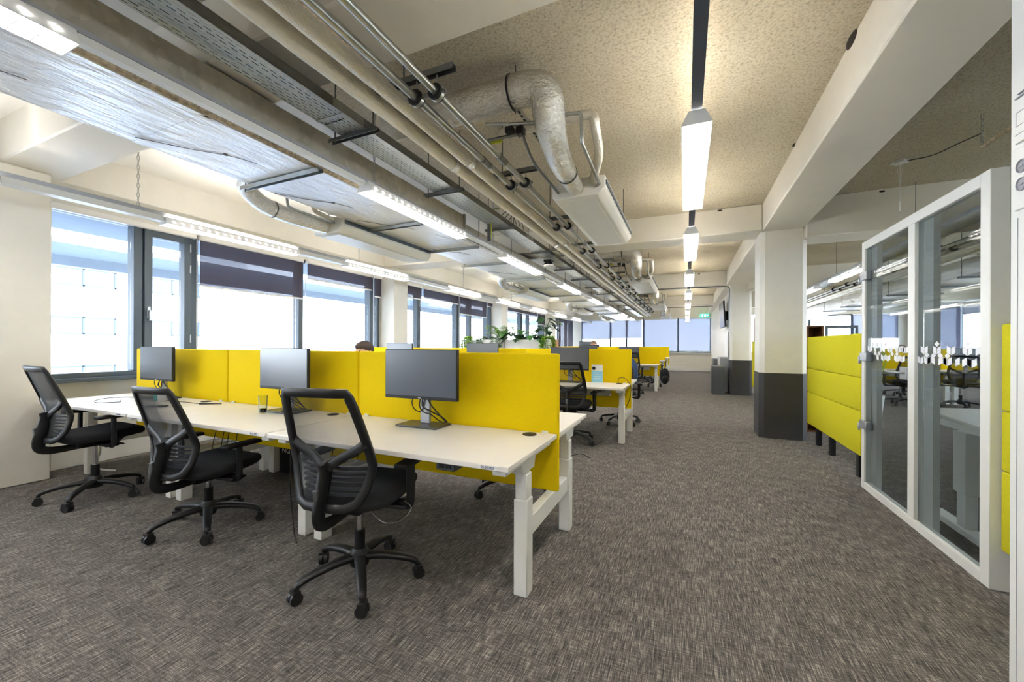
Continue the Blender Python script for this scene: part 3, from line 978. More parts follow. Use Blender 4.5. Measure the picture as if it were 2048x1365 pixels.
def leaf(mb, base, tip, w, droop=0.0, up=(0, 0, 1), seg=4, shape=None):
    b, tp = Vector(base), Vector(tip)
    d = tp - b
    s = d.cross(Vector(up))
    if s.length < 1e-5: s = Vector((1, 0, 0))
    s.normalize()
    nrm = s.cross(d).normalized()
    shape = shape or [.0, .75, 1, .7, .0]
    vs, fs = [], []
    for i in range(seg + 1):
        t = i / seg
        c = b + d * t - Vector((0, 0, droop * t * t))
        ww = w * shape[i]
        vs += [c - s * ww + nrm * ww * .25, c, c + s * ww + nrm * ww * .25]
    for i in range(seg):
        for k in (0, 1): fs.append((i * 3 + k, i * 3 + k + 1, i * 3 + k + 4, i * 3 + k + 3))
    mb.add(vs, fs)

def plant(label, x, kind, h, sp, mat, y=8.78, seed=1, big=1):
    r = random.Random(seed)
    t = thing('potted_plant', label, 'plant', (x, y, 1.31))
    lf, st = MB(), MB()
    if kind == 'fern':
        for k in range(40):
            a = r.uniform(0, 2 * PI)
            L = r.uniform(.6, 1) * sp
            hh = r.uniform(.45, 1) * h
            p = crs([(0, 0, 0), (math.cos(a) * L * .35, math.sin(a) * L * .35, hh * .8), (math.cos(a) * L * .8, math.sin(a) * L * .6, hh), (math.cos(a) * L, math.sin(a) * L * .8, hh * .8)], 5)
            st.tube(p, .003, 5)
            for i in range(3, len(p) - 1):
                dd = p[i + 1] - p[i]
                sd = dd.cross(Vector((0, 0, 1))).normalized()
                ln = .085 * (1.2 - i / len(p))
                for q in (-1, 1): leaf(lf, p[i], p[i] + sd * q * ln + dd * .6, .017)
    elif kind == 'broad':
        for k in range(17):
            a = r.uniform(0, 2 * PI)
            L = r.uniform(.25, 1) * sp
            hh = r.uniform(.1, 1) * h
            e = Vector((math.cos(a) * L, math.sin(a) * L * .6, hh))
            st.tube(crs([(0, 0, 0), (e.x * .3, e.y * .3, hh * .8), e], 4), .004, 5)
            a2 = a + r.uniform(-.6, .6)
            sz = r.uniform(.15, .25)
            leaf(lf, e, e + Vector((math.cos(a2) * sz, math.sin(a2) * sz * .6, -sz * r.uniform(.1, .7))), sz * .42, .02, shape=[.35, 1, .95, .6, 0])
    else:
        for k in range(15):
            a = r.uniform(0, 2 * PI)
            L = r.uniform(.4, 1) * sp
            dn = h * r.uniform(.4, 1)
            p = crs([(0, 0, 0), (math.cos(a) * L * .5, -abs(math.sin(a)) * .12, .10), (math.cos(a) * L, -.20, .04), (math.cos(a) * L * 1.1, -.24, -dn * .6), (math.cos(a) * L * 1.15, -.23, -dn)], 4)
            st.tube(p, .0025, 5)
            for i in range(2, len(p)):
                a2 = r.uniform(0, 2 * PI)
                leaf(lf, p[i], p[i] + Vector((math.cos(a2) * .06, math.sin(a2) * .05, r.uniform(-.02, .06))), .026)
    st.build('stems', M['leaf_dark'], t, smooth=60)
    lf.build('foliage', M[mat], t, smooth=0, rec=False)['kind'] = 'stuff'
    return t
plant('yellow green trailing plant at the window end of the planters', -5.0, 'trail', .28, .22, 'leaf_bright', seed=3)
plant('grey green trailing plant spilling over the left planter front', -4.45, 'trail', .22, .35, 'leaf_grey', seed=5)
plant('bright green bushy fern above the left planter', -4.15, 'fern', .42, .50, 'leaf_bright', seed=8)
plant('dark broad leaved plant drooping over the right planter front', -3.62, 'broad', .26, .46, 'leaf_dark', seed=12, y=8.66)
plant('upright broad leaved plant in the middle of the right planter', -3.30, 'broad', .42, .36, 'leaf', seed=14)
plant('tall split leaf plant rising highest near the timber end', -3.0, 'broad', .62, .26, 'leaf_dark', seed=21)
plant('low dark leafy plant between the fern and the upright plant', -3.85, 'broad', .28, .30, 'leaf', seed=31)
plant('small yellow green plant leaning past the timber end', -2.86, 'trail', .24, .20, 'leaf_bright', seed=25)

# --- seated people (single skinned body each)
def person(label, loc, rz, hair, shirt, seed=1):
    t = thing('person', label, 'person', loc, rz)
    J = [((0, 0, .60), .10), ((0, 0, .72), .115), ((0, .01, .88), .13), ((0, 0, .985), .07), ((0, .01, 1.04), .048), ((0, .025, 1.10), .075), ((0, .03, 1.17), .088), ((0, .02, 1.225), .055)]
    E = [(0, 1), (1, 2), (2, 3), (3, 4), (4, 5), (5, 6), (6, 7)]
    for s in (-1, 1):
        b = len(J)
        J += [((s * .15, 0, .945), .058), ((s * .21, .03, .80), .047), ((s * .24, .08, .68), .040), ((s * .20, .22, .775), .034), ((s * .15, .38, .79), .026), ((s * .14, .44, .785), .024)]
        E += [(2, b), (b, b + 1), (b + 1, b + 2), (b + 2, b + 3), (b + 3, b + 4), (b + 4, b + 5)]
        c = len(J)
        J += [((s * .09, .06, .585), .072), ((s * .12, .25, .575), .066), ((s * .12, .42, .56), .055), ((s * .12, .43, .30), .048), ((s * .12, .42, .09), .038), ((s * .12, .52, .045), .035)]
        E += [(0, c), (c, c + 1), (c + 1, c + 2), (c + 2, c + 3), (c + 3, c + 4), (c + 4, c + 5)]
    me = bpy.data.meshes.new('body')
    me.from_pydata([j[0] for j in J], E, [])
    o = bpy.data.objects.new('body', me)
    COL.objects.link(o)
    o.parent = t
    sk = o.modifiers.new('skin', 'SKIN')
    sk.use_smooth_shade = True
    me.skin_vertices[0].data[0].use_root = True
    for i, j in enumerate(J): me.skin_vertices[0].data[i].radius = (j[1], j[1])
    o.modifiers.new('sub', 'SUBSURF').levels = 1
    o.modifiers['sub'].render_levels = 2
    me.materials.append(M['skin'])
    dg = bpy.context.evaluated_depsgraph_get()
    me2 = bpy.data.meshes.new_from_object(o.evaluated_get(dg))
    me2.materials.clear()
    for mt in ('skin', shirt, 'trousers'): me2.materials.append(M[mt])
    for p in me2.polygons:
        z = p.center.z
        hand = p.center.y > .38 and z > .62
        p.material_index = 0 if (z > 1.0 or hand) else (1 if z > .66 else 2)
    o.modifiers.clear()
    o.data = me2
    h = MB()
    h.ball((0, .012, 1.175), .094, .108, .092, 16, 10)
    h.v = [(x, y - (.028 if z < 1.2 and y > .05 else 0) - (.05 if z < 1.16 and y > 0 else 0), z) for (x, y, z) in h.v]
    h.build('hair', M[hair], t, smooth=70)
    f = MB()
    f.ball((-.032, .108, 1.155), .011, .006, .007, 8, 6, 0).ball((.032, .108, 1.155), .011, .006, .007, 8, 6, 0)
    f.build('eyes', M['hair'], t)
    f = MB().ball((0, .118, 1.125), .013, .018, .022, 8, 6).ball((-.092, .02, 1.135), .012, .02, .03, 8, 6).ball((.092, .02, 1.135), .012, .02, .03, 8, 6)
    f.build('face_features', M['skin'], t)
    MB().ball((0, .106, 1.085), .024, .006, .007, 8, 6).build('mouth', M['wood'], t)
    return t
person('dark haired person sitting behind the front yellow divider, only the head showing', (-3.09, 3.18, .01), PI, 'hair', 'shirt_blue')
chair(-3.09, 3.20, 180, 10, -.065, 'black office chair under the dark haired person behind the front divider')
person('person with light brown hair facing the camera beyond the third desk row', (-2.72, 12.72, .0), PI, 'hair_grey', 'shirt_blue').scale = (1.1, 1.1, 1.1)
chair(-2.72, 12.74, 180, 10, -.035, 'black office chair under the person beyond the third desk row')
person('person with light brown hair seen through the glass door in the right wing', (4.98, 13.1, .02), PI, 'hair_grey', 'trousers')
chair(4.98, 13.12, 180, 10, -.065, 'black office chair under the person in the right wing')
# ------------------------------------------------------------------ services under the ceiling
def chain(label, x, y, z0, z1, group='chains holding the lighting tracks'):
    mb = MB()
    n = max(3, int((z1 - z0) / .042))
    for i in range(n):
        z = z0 + (z1 - z0) * (i + .5) / n
        hh = (z1 - z0) / n * .62
        pts = []
        for k in range(8):
            a = 2 * PI * k / 8
            u, v_ = .009 * math.cos(a), hh * math.sin(a)
            pts.append((x + (u if i % 2 else 0), y + (0 if i % 2 else u), z + v_))
        mb.tube(pts, .0028, 5, closed=True, up=(.3, .4, .1))
    return tag(mb.build('hanging_chain', M['steel'], smooth=60), label, 'chain', group)

LZ = 2.38
def make_light():
    t = thing('ceiling_light', 'proto', 'ceiling light')
    L = 1.42
    h = MB()
    # open bottomed housing: two flared sides, top, end caps
    for s in (-1, 1):
        h.prism([(s * .035, .072), (s * .072, .004), (s * .076, .004), (s * .039, .076)], 'y', 0, L)
    h.box(-.037, 0, .066, .037, L, .070)
    for y in (0, L - .004): h.prism([(-.075, .004), (.075, .004), (.038, .076), (-.038, .076)], 'y', y, y + .004)
    h.build('housing', M['louvre'], t, smooth=30)
    MB().box(-.030, .012, .030, .030, L - .012, .036).build('lamp', M['lamp'], t, smooth=0)
    MB().box(-.0375, .02, .0705, -.0275, L - .02, .0775).box(.0275, .02, .0705, .0375, L - .02, .0775).build('uplight_added_strip', M['uplight'], t, smooth=0)  # glowing strips added on the housing top to lighten the ceiling
    v = MB()
    n = 24
    for i in range(n):
        y = .03 + (L - .06) * i / (n - 1)
        v.prism([(-.070, .002), (.070, .002), (.058, .024), (-.058, .024)], 'y', y, y + .0025)
    v.box(-.002, .012, .002, .002, L - .012, .018)
    v.build('louvre', M['louvre'], t, smooth=0)
    d = MB()
    for i in range(18):
        y = .06 + (L - .12) * i / 17
        d.ball((.062, y, .034), .006, .006, .006, 6, 4).ball((-.062, y, .034), .006, .006, .006, 6, 4)
    d.build('side_spill_slots', M['lamp'], t, smooth=60)
    return t
light0 = make_light()
light1 = copy_tree(light0)
for ch in list(light1.children):
    if ch.name.startswith('uplight'): bpy.data.objects.remove(ch)
RUNS = [('corridor', .047, [-2.2, .02 - .2, 2.25, 4.45, 6.95, 9.4, 11.9, 14.4, 16.9, 19.2], 'rail_dark', .052),
        ('duct', -2.21, [-2.6, -.70, 2.26, 4.68, 7.30, 9.8, 12.3, 14.8, 17.3], 'rail_grey', .05),
        ('window', -4.60, [-2.6, -.3, 2.12, 4.32, 7.05, 9.5, 12.0, 14.5, 17.0], 'rail_grey', .05),
        ('right wing', 2.40, [7.40, 9.7, 12.2, 14.7, 17.2], 'rail_grey', .05),
        ('far right wing', 6.9, [7.4, 9.9, 12.4, 14.9, 17.4], 'rail_grey', .05)]
for name, x, ys, rm, w_ in RUNS:
    t = thing('ceiling_light_rail', {'corridor': 'dark grey lighting track running down the ceiling of the corridor',
              'duct': 'grey lighting track running along the edge of the foil duct',
              'window': 'grey lighting track hung on chains along the window wall',
              'right wing': 'grey lighting track in the right wing next to the column',
              'far right wing': 'grey lighting track nearest the right wing windows'}[name], 'lighting track', (x, 0, LZ + .08))
    MB().box(x - w_ / 2, YB + .1, LZ + .079, x + w_ / 2, YE - .4, LZ + (.115 if name != 'duct' else .10)).build('track', M[rm], t, world=True, smooth=0)
    if name in ('window', 'duct'):
        e = [YB + .1] + [q for y in ys for q in (y, y + 1.42)] + [YE - .4]
        for a, b_ in zip(e[0::2], e[1::2]):
            if b_ - a > .2:
                c = MB()
                if name == 'window': c.prism([(x - .045, LZ + .025), (x + .045, LZ + .025), (x + .034, LZ + .078), (x - .034, LZ + .078)], 'y', a + .01, b_ - .01)
                else: c.box(x - .022, a + .01, LZ + .045, x + .022, b_ - .01, LZ + .078)
                c.build('blank_cover', M['white_metal'], t, world=True, smooth=0)
    for i, y in enumerate(ys):
        if y < -1.0 and name == 'window': pass
        lab = 'louvred white strip light on the %s track, %s from the near end' % (name, ORD[i])
        place(light1 if name in ('duct', 'right wing', 'far right wing') else light0, (x, y, LZ), 0, lab, 'louvred strip lights')
    for i, y in enumerate([2.0, 4.1, 7.6, 10.4, 13.0, 15.5]):
        if name == 'window' and i < 4: chain('steel chain holding the window side lighting track, %s from the camera' % ORD[i], x, [1.93, 4.6, 7.7, 10.4][i], LZ + .115, ZC)
        if name == 'duct' and i < 4: chain('steel chain dropping beside the cable tray to the duct side track, %s from the camera' % ORD[i], x + .01, [2.35, 4.4, 7.0, 9.6][i], LZ + .10, ZC)
    if name in ('corridor', 'right wing', 'far right wing'):
        r_ = MB()
        for y in (1.0, 3.9, 6.0, 8.6, 11.0, 13.6, 16.1, 18.6): r_.cyl((x, y, LZ + .115), (x, y, 2.77 if y in (1.0,) else ZC), .003, n=6)
        r_.build('suspension_wire', M['rod'], t, world=True)
# big supply duct: foil faced belly, bare sheet side, dusty edge
DX0, DX1, DZ0, DZ1, DYE = -3.12, -2.375, 2.485, 2.752, 4.0
t = thing('ventilation_duct', 'long rectangular supply duct with shiny foil belly and bare galvanised side', 'duct', (-2.75, 4, DZ0))
MB().box(DX0, YB + .1, DZ0 + .03, DX1, DYE, DZ1).build('duct_section', M['galv'], t, world=True, bevel=.006)
MB().box(DX0 + .08, DYE, DZ0 + .03, DX1 - .03, 20.6, DZ0 + .19).build('duct_section', M['galv'], t, world=True, bevel=.006)
f = MB()
rr = random.Random(4)
for a, b_, x1 in [(YB + .1, 1.31, DX1 - .035), (1.318, DYE, DX1 - .035), (DYE, 5.6, DX1 - .05), (5.61, 8.3, DX1 - .05), (8.31, 11, DX1 - .05), (11.01, 14, DX1 - .05), (14.01, 20.6, DX1 - .05)]:
    f.box(DX0 - .012, a + .004, DZ0, x1, b_ - .004, DZ0 + .03)
    f.box(DX0 - .012, a + .004, DZ0, DX0, b_ - .004, DZ0 + .2)
f.build('foil_lagging', M['foil'], t, world=True, bevel=.008)
for y in (1.314, 2.75, 4.0, 5.605, 8.305, 11.005): MB().box(DX0 - .014, y - .03, DZ0 - .002, DX1 - .05, y + .03, DZ0 - .0002).build('foil_tape_joint', M['foil'], t, world=True)
MB().tube([(DX1 - .018, y, DZ0 + .012 + rr.uniform(-.004, .004)) for y in [YB + .1 + .25 * i for i in range(29)]], .02, 7, scale=[rr.uniform(.75, 1.25) for i in range(29)]).build('dusty_edge', M['dust'], t, world=True, smooth=70)
MB().box(DX1 - .02, YB + .1, DZ0 + .03, DX1 + .012, DYE, DZ0 + .075).box(DX0, DYE - .02, DZ0 + .02, DX1 + .012, DYE + .01, DZ1 + .01).build('flange', M['steel'], t, world=True)
for i, (y, x) in enumerate([(.62, -2.92), (1.62, -2.78), (2.55, -2.85), (3.35, -2.75), (4.6, -2.8), (6.3, -2.8)]):
    p = MB().ball((x, y, DZ0 - .002), .016, .016, .006, 10, 5)
    p.tube(crs([(x, y, DZ0 - .003), (x - .12, y - .14, DZ0 - .004), (x - .26, y - .36, DZ0 - .006)], 4), .0025, 5)
    p.tube(crs([(x, y, DZ0 - .003), (x + .05, y + .10, DZ0 - .004), (x + .07, y + .16, DZ0 - .006)], 4), .002, 5)
    p.build('insulation_pin', M['steel_dark'], t, world=True)

def channel(mb, p, q, w=.041, h=.030, d=.004):
    # open-bottomed steel channel between p and q (axis aligned in x)
    x0, y, z = p
    x1 = q[0]
    mb.box(x0, y - w / 2, z + h - d, x1, y + w / 2, z + h)
    mb.box(x0, y - w / 2, z, x1, y - w / 2 + d, z + h - d)
    mb.box(x0, y + w / 2 - d, z, x1, y + w / 2, z + h - d)
for i, y in enumerate([2.0, 3.28, 4.35, 5.35, 6.9, 8.2, 9.5, 10.8, 12.6, 14.2, 15.6]):
    t = thing('ceiling_duct_strut', 'steel channel strapped under the foil duct on two rods, %s from the camera' % ORD[i], 'steel channel', (-2.75, y, DZ0 - .036), 0, 'steel channels under the duct')
    mb = MB()
    channel(mb, (DX0 - .10, y, DZ0 - .036), (DX1 + .02 if y < 4 else DX1 - .02, y, 0), .041, .030)
    mb.build('channel', M['steel'], t, world=True)
    for x in (DX0 - .06,) + ((DX1 + .0,) if y > 4 else ()):
        MB().cyl((x, y, DZ0 - .05), (x, y, 2.765 if 6.13 < y < 6.6 or 11.25 < y < 11.7 else ZC - .002), .005, n=6).build('threaded_rod', M['rod'], t, world=True)

# perforated cable tray
t = thing('ceiling_cable_tray', 'perforated galvanised cable tray running along the ceiling between duct and pipes', 'cable tray', (-1.99, 6, 2.62))
TX0, TX1, TZ = -2.105, -1.885, 2.625
for a, b_ in [(YB + .1, 1.80), (1.81, 4.85), (4.86, 7.9), (7.91, 11.0), (11.01, 20)]:
    MB().box(TX0, a, TZ, TX1, b_, TZ + .0015).build('tray_floor', M['tray'], t, world=True, smooth=0)
    MB().box(TX0, a, TZ, TX0 + .002, b_, TZ + .055).box(TX1 - .002, a, TZ, TX1, b_, TZ + .055).box(TX0, a, TZ + .053, TX0 + .012, b_, TZ + .055).box(TX1 - .012, a, TZ + .053, TX1, b_, TZ + .055).build('tray_side', M['steel_dark'], t, world=True)
    if b_ < 20: MB().box(TX0 - .003, b_ - .05, TZ - .004, TX1 + .003, b_ - .03, TZ - .001).box(TX1, b_ - .12, TZ - .003, TX1 + .004, b_ + .12, TZ + .05).build('joint_plate', M['steel'], t, world=True)
for i, (dx, r_) in enumerate([(.05, .007), (.075, .006), (.11, .008), (.15, .006)]):
    MB().tube(crs([(TX0 + dx + .012 * math.sin(1.7 * k + i), YB + .2 + k * 1.2, TZ + .008 + r_) for k in range(19)], 3), r_, 6).build('tray_cable', M['cable'] if i else M['cable_white'], t, world=True, smooth=60)
t2 = thing('ceiling_cable_loop', 'yellow green earth cable hanging off the tray beside a grey plate', 'cable', (-1.9, 3.95, 2.6))
MB().box(TX0 + .02, 4.02, TZ - .20, TX0 + .06, 4.03, TZ - .005).build('grey_plate', M['steel_dark'], t2, world=True)
MB().tube(crs([(TX1 + .01, 3.90, TZ + .10), (TX1 - .09, 3.95, TZ + .12), (TX0 + .075, 4.01, TZ + .02), (TX0 + .075, 4.015, TZ - .08), (TX0 + .075, 4.02, TZ - .17)], 6), .006, 6).build('earth_wire', M['cable_earth'], t2, world=True, smooth=60)
for k in range(3): MB().tube(crs([(TX1 - .02, 4.0 + .1 * k, TZ + .06), (TX1 + .03, 4.15 + .1 * k, TZ + .16 + .02 * k), (TX1 + .02, 4.35 + .12 * k, TZ + .06)], 6), .004, 6).build('wire_arc', M['cable'], t2, world=True, smooth=60)
for i, y in enumerate([1.95, 3.0, 4.2, 5.5, 6.9, 8.1, 9.3, 10.6, 12.4, 14, 15.6]):
    t = thing('ceiling_tray_bracket', 'thin steel channel carrying the cable tray on rods, %s from the camera' % ORD[i], 'bracket', (-1.99, y, TZ - .03), 0, 'tray brackets')
    mb = MB()
    channel(mb, (TX0 - .10, y, TZ - .033), (TX1 + .09, y, 0), .035, .025)
    mb.build('channel', M['steel_dark'], t, world=True)
    for x in (TX0 - .06, TX1 + .05):
        MB().cyl((x, y, TZ - .045), (x, y, 2.765 if 6.13 < y < 6.6 else ZC - .002), .0045, n=6).build('threaded_rod', M['rod'], t, world=True)
em = thing('ceiling_emergency_light', 'black and white emergency spotlight under the cable tray, mid ceiling', 'lamp', (-2.0, 5.95, 2.5))
MB().box(-2.06, 5.90, 2.555, -1.94, 6.06, 2.585).cyl((-2.0, 5.97, 2.51), (-2.0, 5.97, 2.556), .085, .06, 18).build('housing', M['black_plastic'], em, world=True)
MB().cyl((-2.0, 5.97, 2.495), (-2.0, 5.97, 2.51), .075, .085, 18).build('lens', M['paper'], em, world=True)
bx = tag(MB().box(-1.87, 5.70, 2.66, -1.78, 5.95, 2.75).build('ceiling_junction_box', M['steel'], bevel=.004), 'small steel junction box clipped beside the tray near the spotlight', 'junction box')

# two lagged pipes and two bare conduits
for i, (x, r_) in enumerate([(-1.655, .046), (-1.515, .044)]):
    t = thing('ceiling_pipe', ['foil lagged dusty pipe next to the cable tray', 'foil lagged dusty pipe next to the bare conduits'][i], 'pipe', (x, 6, 2.62), 0, 'lagged pipes')
    pts = [(x, YB + .1 + .4 * k, 2.635 + .003 * math.sin(k * 2.1 + i)) for k in range(57)]
    MB().tube(pts, r_, 12, scale=[1 + .05 * math.sin(k * 1.3 + i) for k in range(57)]).build('pipe_lagging', M['foil_pipe'], t, world=True, smooth=70)
    q = random.Random(i)
    MB().tube([(x + .012 + .006 * math.sin(k * .9), YB + .1 + .25 * k, 2.632 + r_ * .95) for k in range(90)], .012, 5, scale=[q.uniform(.5, 1.4) for k in range(90)]).build('dust_seam', M['dust'], t, world=True, smooth=70)
    for y in (2.62, 5.2): MB().tube([(x, y - .03, 2.636), (x, y + .03, 2.636)], r_ * 1.12, 14).build('lagging_band', M['foil_duct'], t, world=True, smooth=60)
CX = [-1.372, -1.240]
for i, x in enumerate(CX):
    t = thing('ceiling_pipe', ['bare steel conduit, left one of the clamped pair', 'bare steel conduit, right one of the clamped pair'][i], 'pipe', (x, 6, 2.60), 0, 'bare steel conduits')
    MB().cyl((x, YB + .1, 2.60), (x, 17.2, 2.60), .0205, n=16).build('conduit', M['steel'], t, world=True)
    for y in (2.62, 5.2, 7.9): MB().cyl((x, y - .05, 2.60), (x, y + .05, 2.60), .0235, n=16).cyl((x, y - .06, 2.60), (x, y - .045, 2.60), .025, n=16).cyl((x, y + .045, 2.60), (x, y + .06, 2.60), .025, n=16).build('coupling', M['steel_dark'], t, world=True)
for i, y in enumerate([.50, 1.79, 3.09, 4.40, 5.66, 6.85, 8.2, 9.5, 10.8, 12.2, 13.4, 14.6, 15.8, 16.8]):
    t = thing('ceiling_clamp_strut', 'steel channel above the conduits holding two black clamps, %s from the camera' % ORD[i], 'steel channel', (-1.35, y, 2.70), 0, 'clamp channels over the conduits')
    mb = MB()
    zc = 2.695
    channel(mb, (-1.76, y, zc), (-1.13, y, 0), .041, .032)
    mb.build('channel', M['steel_dark'], t, world=True)
    for x in (-1.46,):
        MB().cyl((x, y, zc + .033), (x, y, 2.768 if 6.13 < y < 6.6 or 11.25 < y < 11.7 else ZC - .002), .0055, n=6).build('threaded_rod', M['rod'], t, world=True)
    for k, x in enumerate(CX):
        c = thing('ceiling_pipe_clamp', 'black rubber lined clamp on the %s conduit, %s from the camera' % (['left', 'right'][k], ORD[i]), 'pipe clamp', (x, y, 2.60), 0, 'rubber pipe clamps')
        m_ = MB()
        n = 20
        for (ra, rb, ya, yb_) in [(.0225, .042, -.022, .022)]:
            vs = []
            for (r2, y2) in [(ra, ya), (rb, ya), (rb, yb_), (ra, yb_)]:
                for q in range(n): vs.append((r2 * math.cos(2 * PI * q / n), y2, r2 * math.sin(2 * PI * q / n)))
            m_.add(vs, [(e * n + q, e * n + (q + 1) % n, ((e + 1) % 4) * n + (q + 1) % n, ((e + 1) % 4) * n + q) for e in range(4) for q in range(n)])
        m_.build('rubber_ring', M['rubber'], c, smooth=50)
        m_ = MB()
        vs = []
        for (r2, y2) in [(.0425, -.012), (.045, -.012), (.045, .012), (.0425, .012)]:
            for q in range(n): vs.append((r2 * math.cos(2 * PI * q / n), y2, r2 * math.sin(2 * PI * q / n)))
        m_.add(vs, [(e * n + q, e * n + (q + 1) % n, ((e + 1) % 4) * n + (q + 1) % n, ((e + 1) % 4) * n + q) for e in range(4) for q in range(n)])
        for q in (-1, 1): m_.box(q * .044, -.012, -.006, q * .060, .012, -.001).box(q * .044, -.012, .001, q * .060, .012, .006).cyl((q * .053, 0, -.016), (q * .053, 0, .016), .004, n=6)
        m_.build('steel_band', M['steel'], c, smooth=50)
        MB().cyl((0, 0, .044), (0, 0, .096), .0045, n=6).cyl((0, 0, .046), (0, 0, .058), .008, n=6).build('stem', M['steel'], c)

# fan coil units with their foil duct elbows
def fcu(label, x0, x1, y0, y1, z0, side, group):
    t = thing('ceiling_fan_coil_unit', label, 'air conditioning unit', ((x0 + x1) / 2, (y0 + y1) / 2, z0), 0, group)
    hh = .165
    mb = MB()
    mb.prism([(x0, z0), (x1, z0), (x1 + .06, z0 + .055), (x1 + .06, z0 + hh), (x0 - .02, z0 + hh), (x0 - .02, z0 + .03)], 'y', y0, y1)
    mb.build('casing', M['unit_white'], t, bevel=.014, segs=2, world=True)
    MB().box(x0 + .045, y0 + .05, z0 - .006, x1 - .03, y1 - .05, z0 - .001).build('bottom_panel', M['unit_white'], t, bevel=.002, world=True)
    MB().box(x1 + .061, y0 + .03, z0 + .09, x1 + .068, y1 - .03, z0 + .125).build('air_slot', M['frame_grey'], t, world=True)
    for x in (x0 + .06, x1 - .02):
        for y in (y0 + .12, y1 - .12): MB().cyl((x, y, z0 + hh), (x, y, ZC - .002), .004, n=6).build('threaded_rod', M['rod'], t, world=True)
    return t
for k in range(4):
    y0 = 3.31 + 5.02 * k
    w = [' closest to the camera, right of the conduits', ' second along, right of the conduits', ' third along, right of the conduits', ' furthest away, before the far wall'][k]
    fcu('white ceiling air conditioning unit' + w, -1.06, -.68, y0, y0 + 1.72 if k < 3 else 20.0, 2.50, 1, 'fan coil units beside the conduits')
    d = thing('ventilation_elbow', 'shiny foil duct elbow feeding the air conditioning unit' + w.split(',')[0], 'duct', (-.87, y0 - .8, 2.9), 0, 'foil duct elbows')
    y1 = y0 - .86
    base = [(-2.15, y1, 2.94), (-1.6, y1, 2.94), (-1.15, y1, 2.945), (-.985, y1, 2.945), (-.89, y1 + .005, 2.925), (-.845, y1 + .02, 2.86), (-.842, y1 + .05, 2.78), (-.85, y1 + .14, 2.70), (-.87, y1 + .36, 2.635), (-.87, y1 + .60, 2.60), (-.87, y0 - .008, 2.585)]
    p = crs(base, 7)
    q = random.Random(k)
    n = len(p)
    sc_ = []
    for a in range(n):
        u = a / (n - 1)
        sc_.append((1.0 if u < .62 else 1 - .36 * (u - .62) / .38) * (1 + q.uniform(-.015, .015)))
    MB().tube(p, .108, 20, scale=sc_, up=(0, 1, 0)).build('foil_sleeve', M['foil_duct'], d, smooth=70, world=True)
    for pos in (2.3, 9.1):
        a = int(pos * 7)
        tn = (p[a + 1] - p[a - 1]).normalized()
        MB().tube([p[a] - tn * .006, p[a] + tn * .006], .108 * sc_[a] * 1.03 + .002, 20).build('cable_tie', M['cable'], d, world=True)
    if k < 3:
        g_ = thing('ceiling_pipe_branch', 'steel pipe branch with valves for the unit' + w.split(',')[0], 'pipe', (-.7, y1, 2.8), 0, 'pipe branches')
        MB().tube(crs([(-1.30, y1 + .02, 2.79), (-1.0, y1 + .13, 2.79), (-.72, y1 + .13, 2.79)], 3) + crs([(-.655, y1 + .14, 2.785), (-.645, y1 + .15, 2.75), (-.645, y1 + .16, 2.60)], 3) + [(-.66, y0 - .03, 2.575), (-.70, y0 - .006, 2.57)], .013, 8).build('pipe', M['steel'], g_, world=True, smooth=60)
        MB().tube(crs([(-1.30, y1 + .25, 2.84), (-1.0, y1 + .27, 2.84), (-.70, y1 + .27, 2.84), (-.60, y1 + .28, 2.83), (-.585, y1 + .30, 2.76), (-.60, y1 + .5, 2.66), (-.72, y0 - .006, 2.62)], 6), .034, 10).build('lagged_pipe', M['foil_pipe'], g_, world=True, smooth=60)
        MB().tube(crs([(-1.32, y1 + .10, 2.72), (-1.08, y1 + .12, 2.72), (-1.04, y1 + .13, 2.66), (-1.03, y1 + .30, 2.58), (-1.02, y0 - .006, 2.56)], 5), .011, 8).build('drain_pipe', M['steel_dark'], g_, world=True, smooth=60)
        MB().obox((-1.15, y1 + .115, 2.76), .03, .035, .022).obox((-1.07, y1 + .115, 2.74), .028, .03, .028).build('valve_body', M['black_plastic'], g_, world=True, bevel=.006)
        MB().obox((-1.32, y1 + .27, 2.80), .03, .012, .016).cyl((-1.36, y1 + .27, 2.80), (-1.39, y1 + .27, 2.80), .018, n=10).build('valve_handle', M['cable_earth'], g_, world=True)
        s_ = thing('ceiling_hanger_strut', 'slotted steel channel hung on a thin rod before the elbow' + w.split(',')[0], 'steel channel', (-1.1, y1, 2.72), 0, 'slotted hanger channels')
        MB().box(-1.075, y1 - .05, 2.845, -1.045, y1 + .62, 2.87).build('channel', M['steel'], s_, world=True)
        sl = MB()
        for a in range(12): sl.box(-1.068, y1 + .0 + .05 * a, 2.8435, -1.052, y1 + .03 + .05 * a, 2.8448)
        sl.build('slots', M['cable'], s_, world=True, smooth=0)
        MB().cyl((-1.06, y1 + .0, 2.80), (-1.06, y1 + .0, ZC - .002), .0045, n=6).build('threaded_rod', M['rod'], s_, world=True)
